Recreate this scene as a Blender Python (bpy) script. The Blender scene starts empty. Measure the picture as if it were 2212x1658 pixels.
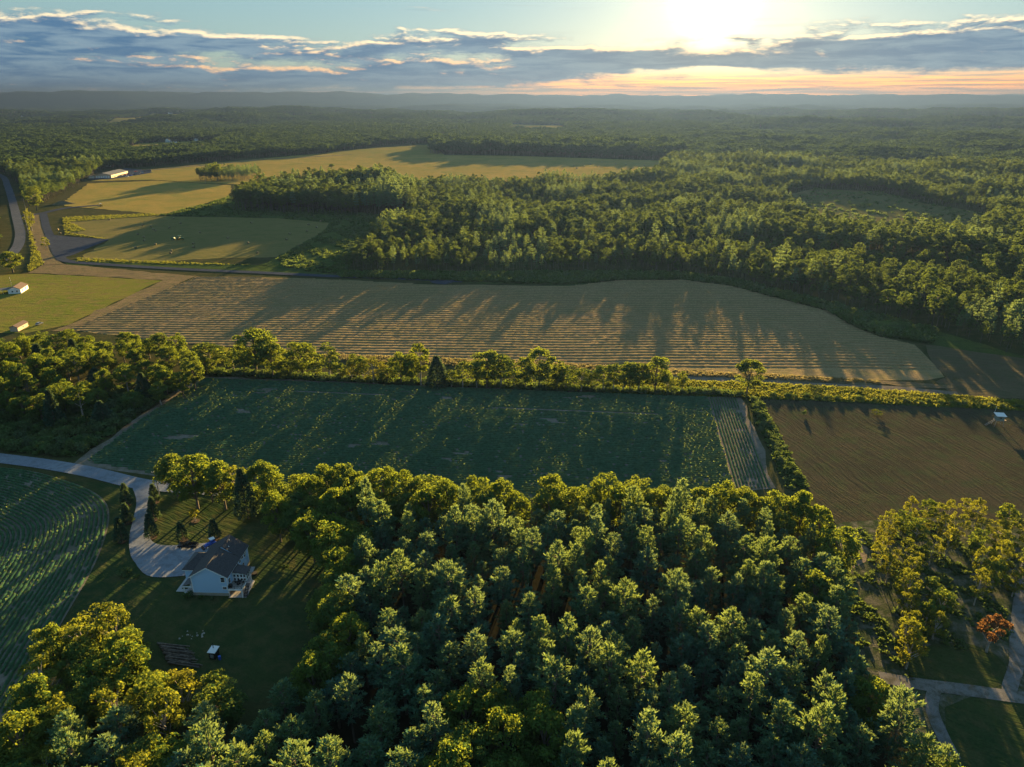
import bpy, math, random
import numpy as np
from mathutils import Vector, geometry
random.seed(7); rng = np.random.default_rng(7)
R = math.radians
scene = bpy.context.scene
COL = scene.collection

# ------------------------------------------------------------------ camera
CAM_H, PITCH, FPX, CX, CY = 120.0, R(22.0), 1533.0, 1106.0, 829.0
cam_d = bpy.data.cameras.new('camera'); cam = bpy.data.objects.new('camera', cam_d); COL.objects.link(cam)
cam.location = (0, 0, CAM_H); cam.rotation_euler = (math.pi/2 - PITCH, 0, 0)
cam_d.sensor_width = 36; cam_d.lens = FPX/2212*36; cam_d.clip_start = 1; cam_d.clip_end = 60000
scene.camera = cam

# ------------------------------------------------------------------ light, sky, exposure
SUN_AZ, SUN_EL = 14.2, 6.3          # degrees right of the view direction / above the horizon
SUN_DIR = Vector((math.sin(R(SUN_AZ))*math.cos(R(SUN_EL)), math.cos(R(SUN_AZ))*math.cos(R(SUN_EL)), math.sin(R(SUN_EL))))
sl = bpy.data.lights.new('sun', 'SUN'); so = bpy.data.objects.new('sun', sl); COL.objects.link(so)
sl.energy = 5.0; sl.angle = R(0.6); sl.color = (1.0, 0.66, 0.25)
so.rotation_euler = SUN_DIR.to_track_quat('Z', 'Y').to_euler(); so.location = (300, 1000, 400)
scene.view_settings.view_transform = 'Standard'; scene.view_settings.look = 'None'
scene.view_settings.gamma = 1.0; scene.view_settings.exposure = 3.05
scene.view_settings.use_curve_mapping = False
scene.cycles.use_denoising = True; scene.cycles.use_adaptive_sampling = True; scene.cycles.adaptive_threshold = 0.02
scene.cycles.max_bounces = 6; scene.cycles.diffuse_bounces = 3; scene.cycles.glossy_bounces = 2
scene.cycles.transmission_bounces = 4; scene.cycles.volume_bounces = 0; scene.cycles.transparent_max_bounces = 8
scene.cycles.sample_clamp_indirect = 4

SKY_STRENGTH = 0.045
class NT:
    """small helper for node trees"""
    def __init__(s, tree): s.t = tree; s.n = tree.nodes; s.l = tree.links
    def node(s, typ, **kw):
        n = s.n.new(typ)
        for k, v in kw.items(): setattr(n, k, v)
        return n
    def set(s, sock, v):
        if hasattr(v, 'is_output') or isinstance(v, bpy.types.NodeSocket): s.l.new(v, sock)
        else: sock.default_value = v
    def math(s, op, a, b=None, c=None, clamp=False):
        n = s.node('ShaderNodeMath', operation=op); n.use_clamp = clamp
        for i, v in enumerate((a, b, c)):
            if v is not None: s.set(n.inputs[i], v)
        return n.outputs[0]
    def vmath(s, op, a, b=None):
        n = s.node('ShaderNodeVectorMath', operation=op)
        s.set(n.inputs[0], a)
        if b is not None: s.set(n.inputs[1], b)
        return n.outputs['Value'] if op in ('DOT_PRODUCT', 'LENGTH') else n.outputs[0]
    def comb(s, x, y, z):
        n = s.node('ShaderNodeCombineXYZ')
        for i, v in enumerate((x, y, z)): s.set(n.inputs[i], v)
        return n.outputs[0]
    def sep(s, v):
        n = s.node('ShaderNodeSeparateXYZ'); s.set(n.inputs[0], v); return n.outputs
    def noise(s, vec, scale, detail=4, rough=0.55, dist=0.0, out=0):
        n = s.node('ShaderNodeTexNoise'); s.set(n.inputs['Vector'], vec); n.inputs['Scale'].default_value = scale
        n.inputs['Detail'].default_value = detail; n.inputs['Roughness'].default_value = rough; n.inputs['Distortion'].default_value = dist
        return n.outputs[out]
    def ramp(s, fac, stops, interp='LINEAR'):
        n = s.node('ShaderNodeValToRGB'); n.color_ramp.interpolation = interp
        el = n.color_ramp.elements
        while len(el) < len(stops): el.new(0.5)
        for e, (p, c) in zip(el, stops):
            e.position = p; e.color = (c[0], c[1], c[2], 1) if hasattr(c, '__len__') else (c, c, c, 1)
        s.set(n.inputs[0], fac); return n.outputs[0]
    def mix(s, fac, a, b, mode='MIX'):
        n = s.node('ShaderNodeMix', data_type='RGBA', blend_type=mode); n.clamp_factor = True
        s.set(n.inputs['Factor'], fac)
        for k, v in ((6, a), (7, b)):
            if isinstance(v, tuple) and len(v) == 3: v = v + (1,)
            s.set(n.inputs[k], v)
        return n.outputs[2]
    def smooth(s, v, lo, hi, a=0.0, b=1.0):
        n = s.node('ShaderNodeMapRange', interpolation_type='SMOOTHSTEP')
        s.set(n.inputs[0], v); s.set(n.inputs[1], lo); s.set(n.inputs[2], hi); s.set(n.inputs[3], a); s.set(n.inputs[4], b)
        return n.outputs[0]
    def lin(s, v, lo, hi, a=0.0, b=1.0):
        n = s.node('ShaderNodeMapRange'); n.clamp = True
        s.set(n.inputs[0], v); s.set(n.inputs[1], lo); s.set(n.inputs[2], hi); s.set(n.inputs[3], a); s.set(n.inputs[4], b)
        return n.outputs[0]
    def curve(s, v, pts, lo, hi):
        """piecewise linear function of v through pts, input range lo..hi"""
        t = s.lin(v, lo, hi)
        ys = [p[1] for p in pts]; y0, y1 = min(ys), max(ys)
        c = s.ramp(t, [((p[0]-lo)/(hi-lo), (p[1]-y0)/max(1e-6, y1-y0)) for p in pts])
        return s.lin(c, 0, 1, y0, y1)

def cloud_group():
    g = bpy.data.node_groups.new('cloud_density', 'ShaderNodeTree')
    g.interface.new_socket('az', in_out='INPUT', socket_type='NodeSocketFloat')
    g.interface.new_socket('el', in_out='INPUT', socket_type='NodeSocketFloat')
    g.interface.new_socket('density', in_out='OUTPUT', socket_type='NodeSocketFloat')
    N = NT(g); gi = N.node('NodeGroupInput'); go = N.node('NodeGroupOutput')
    az, el = gi.outputs[0], gi.outputs[1]
    top = N.curve(az, [(-60, 5.0), (-38, 4.75), (-30, 4.9), (-22, 4.3), (-15, 3.9), (-9, 4.5), (-2, 4.4), (4, 3.95), (10, 3.6), (18, 4.0), (24, 4.55), (38, 4.2), (60, 4.4)], -60, 60)
    bot = N.curve(az, [(-60, .35), (-30, .42), (-12, .30), (-3, .55), (4, 1.05), (10, 1.45), (24, 1.5), (32, 1.3), (60, 1.2)], -60, 60)
    d1 = N.math('SUBTRACT', top, el); d2 = N.math('MULTIPLY', N.math('SUBTRACT', el, bot), 1.3)
    inside = N.math('MINIMUM', d1, d2)
    inside = N.math('MINIMUM', N.math('MULTIPLY', inside, 1.25), 1.15)
    # the bright gap low in the bank on the left, and the slot between the two banks
    def blob(a0, e0, sa, se, amt):
        x = N.math('DIVIDE', N.math('SUBTRACT', az, a0), sa); y = N.math('DIVIDE', N.math('SUBTRACT', el, e0), se)
        r = N.math('ADD', N.math('MULTIPLY', x, x), N.math('MULTIPLY', y, y))
        return N.math('MULTIPLY', N.math('EXPONENT', N.math('MULTIPLY', r, -1)), amt)
    inside = N.math('SUBTRACT', inside, blob(-20, 2.2, 7, .42, 1.2))
    inside = N.math('SUBTRACT', inside, blob(-5, 2.7, 9, .34, 1.1))
    inside = N.math('SUBTRACT', inside, blob(-13.5, 4.3, 4, .35, 1.5))
    inside = N.math('SUBTRACT', inside, blob(4, 3.5, 6, .25, 1.1))
    inside = N.math('SUBTRACT', inside, blob(14, 1.75, 4, .25, 1.0))
    v = N.comb(N.math('MULTIPLY', az, 0.30), N.math('MULTIPLY', el, 1.15), 3.7)
    n1 = N.noise(v, 1.0, 8, 0.58, 0.3)
    v2 = N.comb(N.math('MULTIPLY', az, 0.09), N.math('MULTIPLY', el, 0.95), 9.1)
    n2 = N.noise(v2, 1.0, 5, 0.5, 0.2)
    v4 = N.comb(N.math('MULTIPLY', az, 0.85), N.math('MULTIPLY', el, 2.6), 13.2)
    n4 = N.noise(v4, 1.0, 7, 0.62, 0.25)
    n = N.math('ADD', N.math('MULTIPLY', N.math('SUBTRACT', n1, .5), 3.3), N.math('MULTIPLY', N.math('SUBTRACT', n2, .5), 2.8))
    n = N.math('ADD', n, N.math('MULTIPLY', N.math('SUBTRACT', n4, .5), 1.25))
    # thin high wisps above the bank
    v3 = N.comb(N.math('MULTIPLY', az, 0.07), N.math('MULTIPLY', el, 1.9), 21.3)
    w = N.smooth(N.noise(v3, 1.0, 7, 0.6, 0.4), .60, .74, 0, .55)
    w = N.math('MULTIPLY', w, N.smooth(el, 3.8, 4.8))
    w = N.math('MULTIPLY', w, N.smooth(el, 9, 22, 1, 0))
    dens = N.smooth(N.math('ADD', inside, n), -0.35, 0.72)
    N.l.new(N.math('MAXIMUM', dens, w), go.inputs[0])
    return g

def build_world():
    w = bpy.data.worlds.new('World'); scene.world = w; w.use_nodes = True
    N = NT(w.node_tree); N.n.clear()
    sky = N.node('ShaderNodeTexSky', sky_type='NISHITA'); sky.sun_disc = False
    sky.sun_elevation = R(SUN_EL); sky.sun_rotation = R(SUN_AZ); sky.altitude = 200
    sky.air_density = 1.0; sky.dust_density = 0.3; sky.ozone_density = 3.0
    tc = N.node('ShaderNodeTexCoord'); d = tc.outputs['Generated']
    x, y, z = N.sep(d)
    az = N.math('MULTIPLY', N.math('ARCTAN2', x, y), 57.29578)
    el = N.math('MULTIPLY', N.math('ARCSINE', z), 57.29578)
    cg = cloud_group()
    def cloud(a, e):
        n = N.node('ShaderNodeGroup'); n.node_tree = cg; N.set(n.inputs[0], a); N.set(n.inputs[1], e); return n.outputs[0]
    c0 = cloud(az, el)
    towards = N.math('MULTIPLY', N.math('SUBTRACT', SUN_AZ, az), 0.006)
    c1 = cloud(N.math('ADD', az, towards), N.math('ADD', el, 0.17))
    cosang = N.vmath('DOT_PRODUCT', N.vmath('NORMALIZE', d), tuple(SUN_DIR))
    ang = N.math('MULTIPLY', N.math('ARCCOSINE', N.math('MINIMUM', cosang, 1.0)), 57.29578)
    near = N.math('EXPONENT', N.math('MULTIPLY', ang, -1/13.0))
    # clear sky behind the clouds
    base = N.mix(1.0, sky.outputs[0], (SKY_STRENGTH,)*3, 'MULTIPLY')
    veil = N.ramp(N.lin(el, 0, 60), [(0, (.050, .072, .071)), (.12, (.043, .071, .076)), (1, (.040, .076, .108))])   # near-even sky colour added to lift the fill on shaded ground, bluer overhead
    base = N.mix(.74, base, veil)
    # the afterglow under the cloud bank
    glowlow = N.math('MULTIPLY', N.smooth(el, 2.0, 0.6), N.smooth(az, -14, 12))
    glowlow = N.math('MULTIPLY', glowlow, N.smooth(az, 62, 26))
    st = N.noise(N.comb(N.math('MULTIPLY', az, .16), N.math('MULTIPLY', el, 5.5), 5.0), 1.0, 7, .6, .5)
    streak = N.smooth(st, .38, .62)
    gold = N.mix(streak, (.20, .080, .030), (.80, .25, .0))
    base = N.mix(N.math('MULTIPLY', glowlow, .9), base, gold)
    pink = N.math('MULTIPLY', N.smooth(el, 1.3, .2), N.smooth(az, 4, -10))
    base = N.mix(N.math('MULTIPLY', pink, .75), base, N.mix(streak, (.060, .078, .098), (.20, .13, .10)))
    # clouds: blue-grey bodies, warm lit rims on the side turned to the sun
    cn = N.noise(N.comb(N.math('MULTIPLY', az, .25), N.math('MULTIPLY', el, 2.0), 1.0), 1.0, 8, .62, .5)
    body = N.mix(N.smooth(cn, .36, .64), (.013, .034, .064), (.044, .068, .088))
    body = N.mix(N.math('MULTIPLY', near, .60), body, (.070, .066, .050))
    body = N.mix(N.smooth(el, .2, 2.4, .35, 0), body, (.028, .046, .068))
    rim = N.math('MULTIPLY', N.math('SUBTRACT', c0, c1), 1.9, clamp=True)
    rimc = N.mix(N.smooth(el, 1.6, 4.2), (.30, .17, .075), (.32, .25, .145))
    body = N.mix(N.math('MULTIPLY', rim, N.lin(ang, 0, 55, 1.0, .62)), body, rimc)
    high = N.smooth(el, 7, 14)                       # overhead only thin cloud is left
    sk = N.mix(N.math('MULTIPLY', c0, .96), base, body)
    # the sun's aureole, dimmed where the bank covers it
    g1 = N.math('MULTIPLY', N.math('EXPONENT', N.math('MULTIPLY', N.math('MULTIPLY', ang, ang), -1/2.3)), 2.6)
    g2 = N.math('MULTIPLY', N.math('EXPONENT', N.math('MULTIPLY', ang, -1/3.6)), .17)
    occl = N.math('MULTIPLY', N.math('SUBTRACT', 1.0, N.math('MULTIPLY', c0, .93)), N.smooth(el, .8, 3.4, .06, 1))
    g = N.math('MULTIPLY', N.math('ADD', g1, g2), occl)
    glow = N.mix(1.0, N.comb(g, g, g), (1.0, .77, .36), 'MULTIPLY')
    out = N.mix(1.0, sk, glow, 'ADD')
    bg = N.node('ShaderNodeBackground'); N.l.new(out, bg.inputs[0]); bg.inputs[1].default_value = 0.72
    wo = N.node('ShaderNodeOutputWorld'); N.l.new(bg.outputs[0], wo.inputs[0])
    w.cycles.sampling_method = 'MANUAL'; w.cycles.sample_map_resolution = 1024
build_world()

# ------------------------------------------------------------------ geometry helpers
CP, SP = math.cos(PITCH), math.sin(PITCH)
def P(x, y, z=0.0):
    """ground position seen at layout coordinate (x, y) of the survey picture, at height z"""
    a = (x-CX)/FPX; b = -(y-CY)/FPX
    dy = CP + b*SP; dz = -SP + b*CP
    t = (z-CAM_H)/dz
    return Vector((a*t, dy*t, z))
def proj(X, Y, Z=0.0):
    zz = Z-CAM_H; fw = Y*CP - zz*SP; up = Y*SP + zz*CP
    return CX + FPX*X/fw, CY - FPX*up/fw
def inpoly(px, py, poly):
    px = np.asarray(px, float); py = np.asarray(py, float); res = np.zeros(px.shape, bool)
    n = len(poly)
    for i in range(n):
        x0, y0 = poly[i][0], poly[i][1]; x1, y1 = poly[(i+1) % n][0], poly[(i+1) % n][1]
        if y0 == y1: continue
        c = ((y0 > py) != (y1 > py)) & (px < (x1-x0)*(py-y0)/(y1-y0)+x0)
        res ^= c
    return res
_dirs = [(rng.uniform(0, 2*math.pi), rng.uniform(0, 6.28)) for _ in range(60)]
def wob(x, y, wl, k=0):
    """smooth noise about -1..1 with wavelength wl (metres)"""
    x = np.asarray(x, float); y = np.asarray(y, float); s = 0
    for j in range(5):
        a, ph = _dirs[(k*5+j) % 60]; f = 2*math.pi/wl*(0.7+0.25*j)
        s = s + np.sin((x*math.cos(a)+y*math.sin(a))*f + ph)
    return s/3.0
def sst(v, a, b):
    t = np.clip((np.asarray(v, float)-a)/(b-a), 0, 1); return t*t*(3-2*t)
def terrain(x, y):
    x = np.asarray(x, float); y = np.asarray(y, float); d = np.hypot(x, y); azd = np.degrees(np.arctan2(x, y))
    roll = wob(x, y, 1400, 0)*.6 + wob(x, y, 620, 1)*.35 + wob(x, y, 3000, 2)*.7
    z = 30*sst(d, 2300, 4600)*roll
    z = z + 7*sst(d, 620, 1300)*sst(x-0.16*y, 30, 330)*(wob(x, y, 420, 3)*.8 + wob(x, y, 900, 4)*.5)
    left = 44*np.exp(-((azd+27)/9)**2) + 22*np.exp(-((azd+14)/7)**2) + 42 + 7*np.sin(azd*.9) + 4*np.sin(azd*2.3+1)
    right = 28 + 4*np.sin(azd*.35+.5) + 2*np.sin(azd*1.1)
    m = sst(azd, -10, 3)
    ridge = (left*(1-m)+right*m) + 100
    z = z + ridge*sst(d, 11300, 13200)
    return z

def mesh_obj(name, verts, faces, mat, parent=None, smooth=False):
    me = bpy.data.meshes.new(name); me.from_pydata([tuple(v) for v in verts], [], faces); me.update()
    if smooth: me.polygons.foreach_set('use_smooth', [True]*len(me.polygons))
    o = bpy.data.objects.new(name, me); COL.objects.link(o)
    for m in (mat if isinstance(mat, (list, tuple)) else [mat]): me.materials.append(m)
    if parent is not None: o.parent = parent
    return o
def quad_mesh(name, V, nq, mats, midx=None, smooth=False):
    """V: (nq*4,3) array of separate quads -> mesh"""
    me = bpy.data.meshes.new(name)
    me.vertices.add(len(V)); me.vertices.foreach_set('co', np.asarray(V, np.float32).ravel())
    me.loops.add(nq*4); me.loops.foreach_set('vertex_index', np.arange(nq*4, dtype=np.int32))
    me.polygons.add(nq); me.polygons.foreach_set('loop_start', np.arange(0, nq*4, 4, dtype=np.int32))
    for m in mats: me.materials.append(m)
    if midx is not None: me.polygons.foreach_set('material_index', midx.astype(np.int32))
    me.update(calc_edges=True)
    return me
def grid_mesh(name, V, F, mats, smooth=True):
    me = bpy.data.meshes.new(name); V = np.asarray(V, np.float32); F = np.asarray(F, np.int32)
    me.vertices.add(len(V)); me.vertices.foreach_set('co', V.ravel())
    me.loops.add(F.size); me.loops.foreach_set('vertex_index', F.ravel())
    me.polygons.add(len(F)); me.polygons.foreach_set('loop_start', np.arange(0, F.size, F.shape[1], dtype=np.int32))
    if smooth: me.polygons.foreach_set('use_smooth', np.ones(len(F), bool))
    for m in mats: me.materials.append(m)
    me.update(calc_edges=True)
    return me
def ordinal(i): return ('%d%s' % (i, 'th' if 10 < i % 100 < 14 else {1: 'st', 2: 'nd', 3: 'rd'}.get(i % 10, 'th')))
def tag(o, label=None, cat=None, group=None, kind=None):
    if label: o['label'] = label
    if cat: o['category'] = cat
    if group: o['group'] = group
    if kind: o['kind'] = kind
    return o
def empty(name, loc=(0, 0, 0), rz=0):
    o = bpy.data.objects.new(name, None); COL.objects.link(o); o.location = loc; o.rotation_euler = (0, 0, rz)
    o.empty_display_size = .5; return o
class MB:
    def __init__(s): s.v = []; s.f = []
    def add(s, vs, fs):
        k = len(s.v); s.v += [tuple(v) for v in vs]; s.f += [tuple(i+k for i in f) for f in fs]; return s
    def box(s, x0, x1, y0, y1, z0, z1):
        return s.add([(x0, y0, z0), (x1, y0, z0), (x1, y1, z0), (x0, y1, z0), (x0, y0, z1), (x1, y0, z1), (x1, y1, z1), (x0, y1, z1)],
                     [(3, 2, 1, 0), (4, 5, 6, 7), (0, 1, 5, 4), (1, 2, 6, 5), (2, 3, 7, 6), (3, 0, 4, 7)])
    def cyl(s, p0, p1, r0, r1=None, n=8):
        r1 = r0 if r1 is None else r1
        p0 = Vector(p0); p1 = Vector(p1); d = (p1-p0).normalized()
        u = d.orthogonal().normalized(); w = d.cross(u); vs = []
        for p, r in ((p0, r0), (p1, r1)):
            for i in range(n):
                a = 2*math.pi*i/n; vs.append(p + (u*math.cos(a)+w*math.sin(a))*r)
        fs = [(i, (i+1) % n, n+(i+1) % n, n+i) for i in range(n)] + [tuple(range(n-1, -1, -1)), tuple(range(n, 2*n))]
        return s.add(vs, fs)
    def slab(s, pts, th):
        """a flat plate: pts a 3D polygon, thickened downwards by th"""
        n = len(pts); vs = [Vector(p) for p in pts] + [Vector(p)-Vector((0, 0, th)) for p in pts]
        return s.add(vs, [tuple(range(n)), tuple(range(2*n-1, n-1, -1))] + [(i, n+i, n+(i+1) % n, (i+1) % n) for i in range(n)])
    def side(s, prof, w0, w1, axis='y'):
        """a profile of (x, z, halfwidth) points extruded across y"""
        n = len(prof); vs = [(p[0], -p[2], p[1]) for p in prof] + [(p[0], p[2], p[1]) for p in prof]
        return s.add(vs, [tuple(range(n-1, -1, -1)), tuple(range(n, 2*n))] + [(i, (i+1) % n, n+(i+1) % n, n+i) for i in range(n)])
    def build(s, name, mat, parent=None, smooth=False): return mesh_obj(name, s.v, s.f, mat, parent, smooth)
def copy_tree(o, parent=None):
    c = o.copy(); COL.objects.link(c); c.parent = parent
    for ch in list(o.children): copy_tree(ch, c)
    return c

# ------------------------------------------------------------------ materials
def new_mat(name):
    m = bpy.data.materials.new(name); m.use_nodes = True; N = NT(m.node_tree); N.n.clear()
    out = N.node('ShaderNodeOutputMaterial'); return m, N, out
def plain(name, col, rough=.7, metal=0, spec=.3, var=.12, scale=6.0):
    m, N, out = new_mat(name); b = N.node('ShaderNodeBsdfPrincipled')
    tc = N.node('ShaderNodeTexCoord'); n = N.noise(tc.outputs['Object'], scale, 5, .6)
    c = N.mix(N.smooth(n, .3, .7), tuple(v*(1-var) for v in col), tuple(min(1, v*(1+var)) for v in col))
    N.l.new(c, b.inputs['Base Color']); b.inputs['Roughness'].default_value = rough; b.inputs['Metallic'].default_value = metal
    b.inputs['Specular IOR Level'].default_value = spec
    N.l.new(b.outputs[0], out.inputs[0]); return m
def ground_mat(name, cols, s1=.02, s2=.25, s3=3.0, bump=.25, stripe=None, bscale=None, dark=0.65):
    """cols: three base colours mixed by large and middle noise; stripe=(angle, period, strength, colour)"""
    m, N, out = new_mat(name); tc = N.node('ShaderNodeTexCoord'); co = tc.outputs['Object']
    a = N.noise(co, s1, 4, .6, .6); b = N.noise(co, s2, 5, .65, .3); c = N.noise(co, s3, 4, .7)
    col = N.mix(N.smooth(a, .38, .62), cols[0], cols[1]); col = N.mix(N.smooth(b, .42, .68), col, cols[2])
    col = N.mix(1.0, col, N.ramp(c, [(.25, dark), (.7, 1.15)]), 'MULTIPLY')
    h = c
    if stripe:
        ang, per, st, sc = stripe; curved = False
        x, y, z = N.sep(co)
        if isinstance(ang, tuple):      # furrows curving round a point
            cx_, cy_ = ang; ang = 0.0
            u = N.vmath('LENGTH', N.comb(N.math('MULTIPLY', N.math('SUBTRACT', x, cx_), .8), N.math('SUBTRACT', y, cy_), 0))
            x, y = N.math('MULTIPLY', x, .3), N.math('MULTIPLY', y, .3); curved = True
        else: u = N.math('ADD', N.math('MULTIPLY', x, math.cos(ang)), N.math('MULTIPLY', y, math.sin(ang)))
        u = N.math('ADD', u, N.math('MULTIPLY', N.math('SUBTRACT', N.noise(co, .03, 5, .6), .5), per*6))
        along = N.math('ADD', N.math('MULTIPLY', x, -math.sin(ang)), N.math('MULTIPLY', y, math.cos(ang)))
        sv = N.comb(N.math('DIVIDE', u, per), N.math('MULTIPLY', along, .03), 0)
        sn = N.smooth(N.noise(sv, 1.6, 3, .6), .38, .64); rel = .8
        col = N.mix(N.math('MULTIPLY', sn, st), col, sc)
        h = N.math('ADD', N.math('MULTIPLY', c, .6), N.math('MULTIPLY', sn, rel))
    bp = N.node('ShaderNodeBump'); bp.inputs['Strength'].default_value = bump; bp.inputs['Distance'].default_value = .3
    N.l.new(h, bp.inputs['Height'])
    d = N.node('ShaderNodeBsdfDiffuse'); N.l.new(col, d.inputs[0]); N.l.new(bp.outputs[0], d.inputs['Normal'])
    N.l.new(d.outputs[0], out.inputs[0]); return m
def leaf_mat(name, stops, trans=(.30, .26, .035), tr=.42):
    """foliage: diffuse leaf mixed with light coming through it, colour varied from plant to plant"""
    m, N, out = new_mat(name); oi = N.node('ShaderNodeObjectInfo'); ge = N.node('ShaderNodeNewGeometry')
    n = len(stops); col = N.ramp(oi.outputs['Random'], [(i/max(1, n-1), c) for i, c in enumerate(stops)])
    v = N.noise(ge.outputs['Position'], .9, 3, .6)
    col = N.mix(1.0, col, N.ramp(v, [(.3, .72), (.7, 1.3)]), 'MULTIPLY')
    tcol = N.mix(.5, trans, col); tcol = N.mix(1.0, tcol, N.ramp(v, [(.3, .8), (.7, 1.15)]), 'MULTIPLY')
    d = N.node('ShaderNodeBsdfDiffuse'); N.l.new(col, d.inputs[0])
    t = N.node('ShaderNodeBsdfTranslucent'); N.l.new(tcol, t.inputs[0])
    mx = N.node('ShaderNodeMixShader'); mx.inputs[0].default_value = tr
    N.l.new(d.outputs[0], mx.inputs[1]); N.l.new(t.outputs[0], mx.inputs[2]); N.l.new(mx.outputs[0], out.inputs[0]); return m

M = {}
M['pine'] = leaf_mat('pine_needles', [(.046, .130, .118), (.062, .150, .118), (.056, .140, .096), (.082, .155, .086)], (.40, .49, .05), .34)
M['broad'] = leaf_mat('broad_leaves', [(.052, .108, .034), (.072, .132, .034), (.046, .102, .042), (.095, .138, .034)], (.44, .50, .02), .43)
M['yellow'] = leaf_mat('yellowing_leaves', [(.115, .145, .032), (.100, .138, .034), (.150, .150, .030)], (.48, .50, .02), .42)
M['orange'] = leaf_mat('orange_leaves', [(.15, .075, .035), (.17, .09, .04)], (.34, .18, .06), .40)
M['mixed'] = leaf_mat('forest_leaves', [(.040, .082, .044), (.052, .098, .040), (.070, .110, .036), (.044, .086, .052), (.078, .108, .036)], (.28, .37, .03), .34)
M['shadedfarleaf'] = leaf_mat('far_forest_leaves', [(.030, .064, .040), (.042, .078, .038), (.036, .070, .046)], (.13, .20, .03), .36)  # cloud shade over the far forest put into a darker leaf colour
M['spruce'] = leaf_mat('spruce_needles', [(.034, .078, .060), (.045, .092, .060)], (.2, .28, .07), .25)
M['shrub'] = leaf_mat('shrub_leaves', [(.050, .098, .038), (.072, .118, .040), (.075, .112, .066), (.085, .120, .038)], (.26, .36, .04), .30)
M['soy'] = leaf_mat('soybean_leaves', [(.054, .135, .092), (.062, .148, .092), (.056, .138, .082)], (.52, .56, .06), .44)
M['weed'] = leaf_mat('weed_leaves', [(.11, .155, .035), (.15, .175, .035), (.10, .145, .035)], (.38, .38, .04), .42)
M['dry'] = leaf_mat('dry_grass', [(.20, .175, .085), (.17, .165, .070), (.23, .185, .105)], (.34, .30, .13), .40)
M['oldstubble'] = leaf_mat('old_stubble', [(.085, .078, .045), (.10, .085, .05)], (.16, .13, .06), .35)
M['straw'] = leaf_mat('cut_straw', [(.30, .22, .115), (.30, .22, .115)], (.5, .34, .15), .4)
M['bark'] = plain('bark', (.13, .105, .085), .9, scale=2)
M['palebark'] = plain('pale_bark', (.30, .27, .235), .9, scale=1.5, var=.3)
M['midbark'] = plain('grey_bark', (.10, .09, .078), .9, scale=1.5, var=.3)
M['ground'] = ground_mat('rough_ground', [(.040, .052, .020), (.060, .062, .028), (.075, .070, .032)], .01, .12, 1.2, .5)
M['farground'] = ground_mat('far_forest', [(.024, .042, .026), (.036, .052, .026), (.030, .046, .024)], .0015, .02, .12, .8)
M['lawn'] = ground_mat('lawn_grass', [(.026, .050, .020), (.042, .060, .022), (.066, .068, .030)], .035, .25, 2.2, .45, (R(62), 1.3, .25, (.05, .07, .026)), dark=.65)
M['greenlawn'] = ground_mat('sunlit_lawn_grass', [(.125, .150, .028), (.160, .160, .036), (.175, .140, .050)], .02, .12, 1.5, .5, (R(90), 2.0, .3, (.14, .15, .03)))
M['soil'] = ground_mat('pale_soil', [(.16, .14, .118), (.20, .172, .145), (.115, .11, .075)], .03, .3, 3, .3)
M['gravel'] = ground_mat('gravel', [(.185, .21, .26), (.215, .24, .285), (.155, .17, .20)], .05, .5, 6, .3, dark=.7)
M['trackgravel'] = ground_mat('track_gravel', [(.15, .15, .155), (.19, .18, .17), (.10, .095, .075)], .08, .5, 4, .3, dark=.7)
M['asphalt'] = ground_mat('asphalt', [(.046, .056, .080), (.058, .068, .092), (.040, .048, .066)], .03, .3, 4, .15, dark=.85)
M['oldroad'] = ground_mat('worn_asphalt', [(.082, .094, .120), (.10, .11, .135), (.07, .078, .095)], .03, .3, 4, .15, dark=.85)
M['stubble'] = ground_mat('stubble', [(.235, .185, .090), (.275, .205, .110), (.180, .165, .075)], .015, .10, 1.4, .6, (R(90), 1.2, .35, (.31, .23, .13)))
M['hay'] = ground_mat('mown_hay', [(.145, .140, .048), (.165, .145, .055), (.120, .125, .042)], .012, .08, 1.0, .5, (R(84), 3.0, .45, (.20, .165, .07)))
M['gold'] = ground_mat('golden_hay', [(.235, .195, .052), (.285, .215, .058), (.165, .180, .045)], .006, .03, .5, .7, (R(80), 4.0, .35, (.31, .23, .08)))
M['farhay'] = ground_mat('far_hayfield', [(.20, .185, .05), (.24, .19, .055), (.17, .18, .045)], .005, .03, .4, .6)
M['plough'] = ground_mat('ploughed_soil', [(.046, .044, .030), (.062, .055, .037), (.050, .062, .032)], .025, .16, 1.6, .5, (R(12), 1.6, .25, (.078, .070, .044)))
M['tilled'] = ground_mat('tilled_stubble', [(.090, .078, .048), (.115, .095, .058), (.080, .082, .042)], .02, .14, 1.5, .8, (R(80), 2.0, .3, (.13, .11, .065)))
M['dirt'] = ground_mat('brown_dirt', [(.135, .108, .070), (.165, .130, .082), (.105, .105, .050)], .04, .25, 1.8, .8, (R(95), 1.8, .5, (.19, .15, .09)))
M['meadow'] = ground_mat('green_meadow', [(.052, .082, .024), (.072, .100, .026), (.045, .066, .024)], .02, .14, 1.2, .9)
M['scrub'] = ground_mat('scrub_meadow', [(.10, .105, .04), (.135, .115, .05), (.09, .10, .04)], .01, .06, .7, .8)
M['sand'] = ground_mat('sandy_ground', [(.24, .185, .14), (.28, .22, .17), (.15, .13, .085)], .06, .4, 3, .5)
M['clearing'] = ground_mat('weedy_clearing', [(.038, .056, .026), (.058, .070, .036), (.13, .125, .10)], .05, .35, 2, .7)
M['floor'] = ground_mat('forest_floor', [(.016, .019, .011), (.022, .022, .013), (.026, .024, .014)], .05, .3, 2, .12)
M['siding'] = plain('white_siding_blue_shade', (.40, .60, .84), .6, var=.03)  # white siding with the blue of its skylit shade put into the colour
M['trim'] = plain('white_trim', (.80, .81, .82), .5, var=.03)
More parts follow.
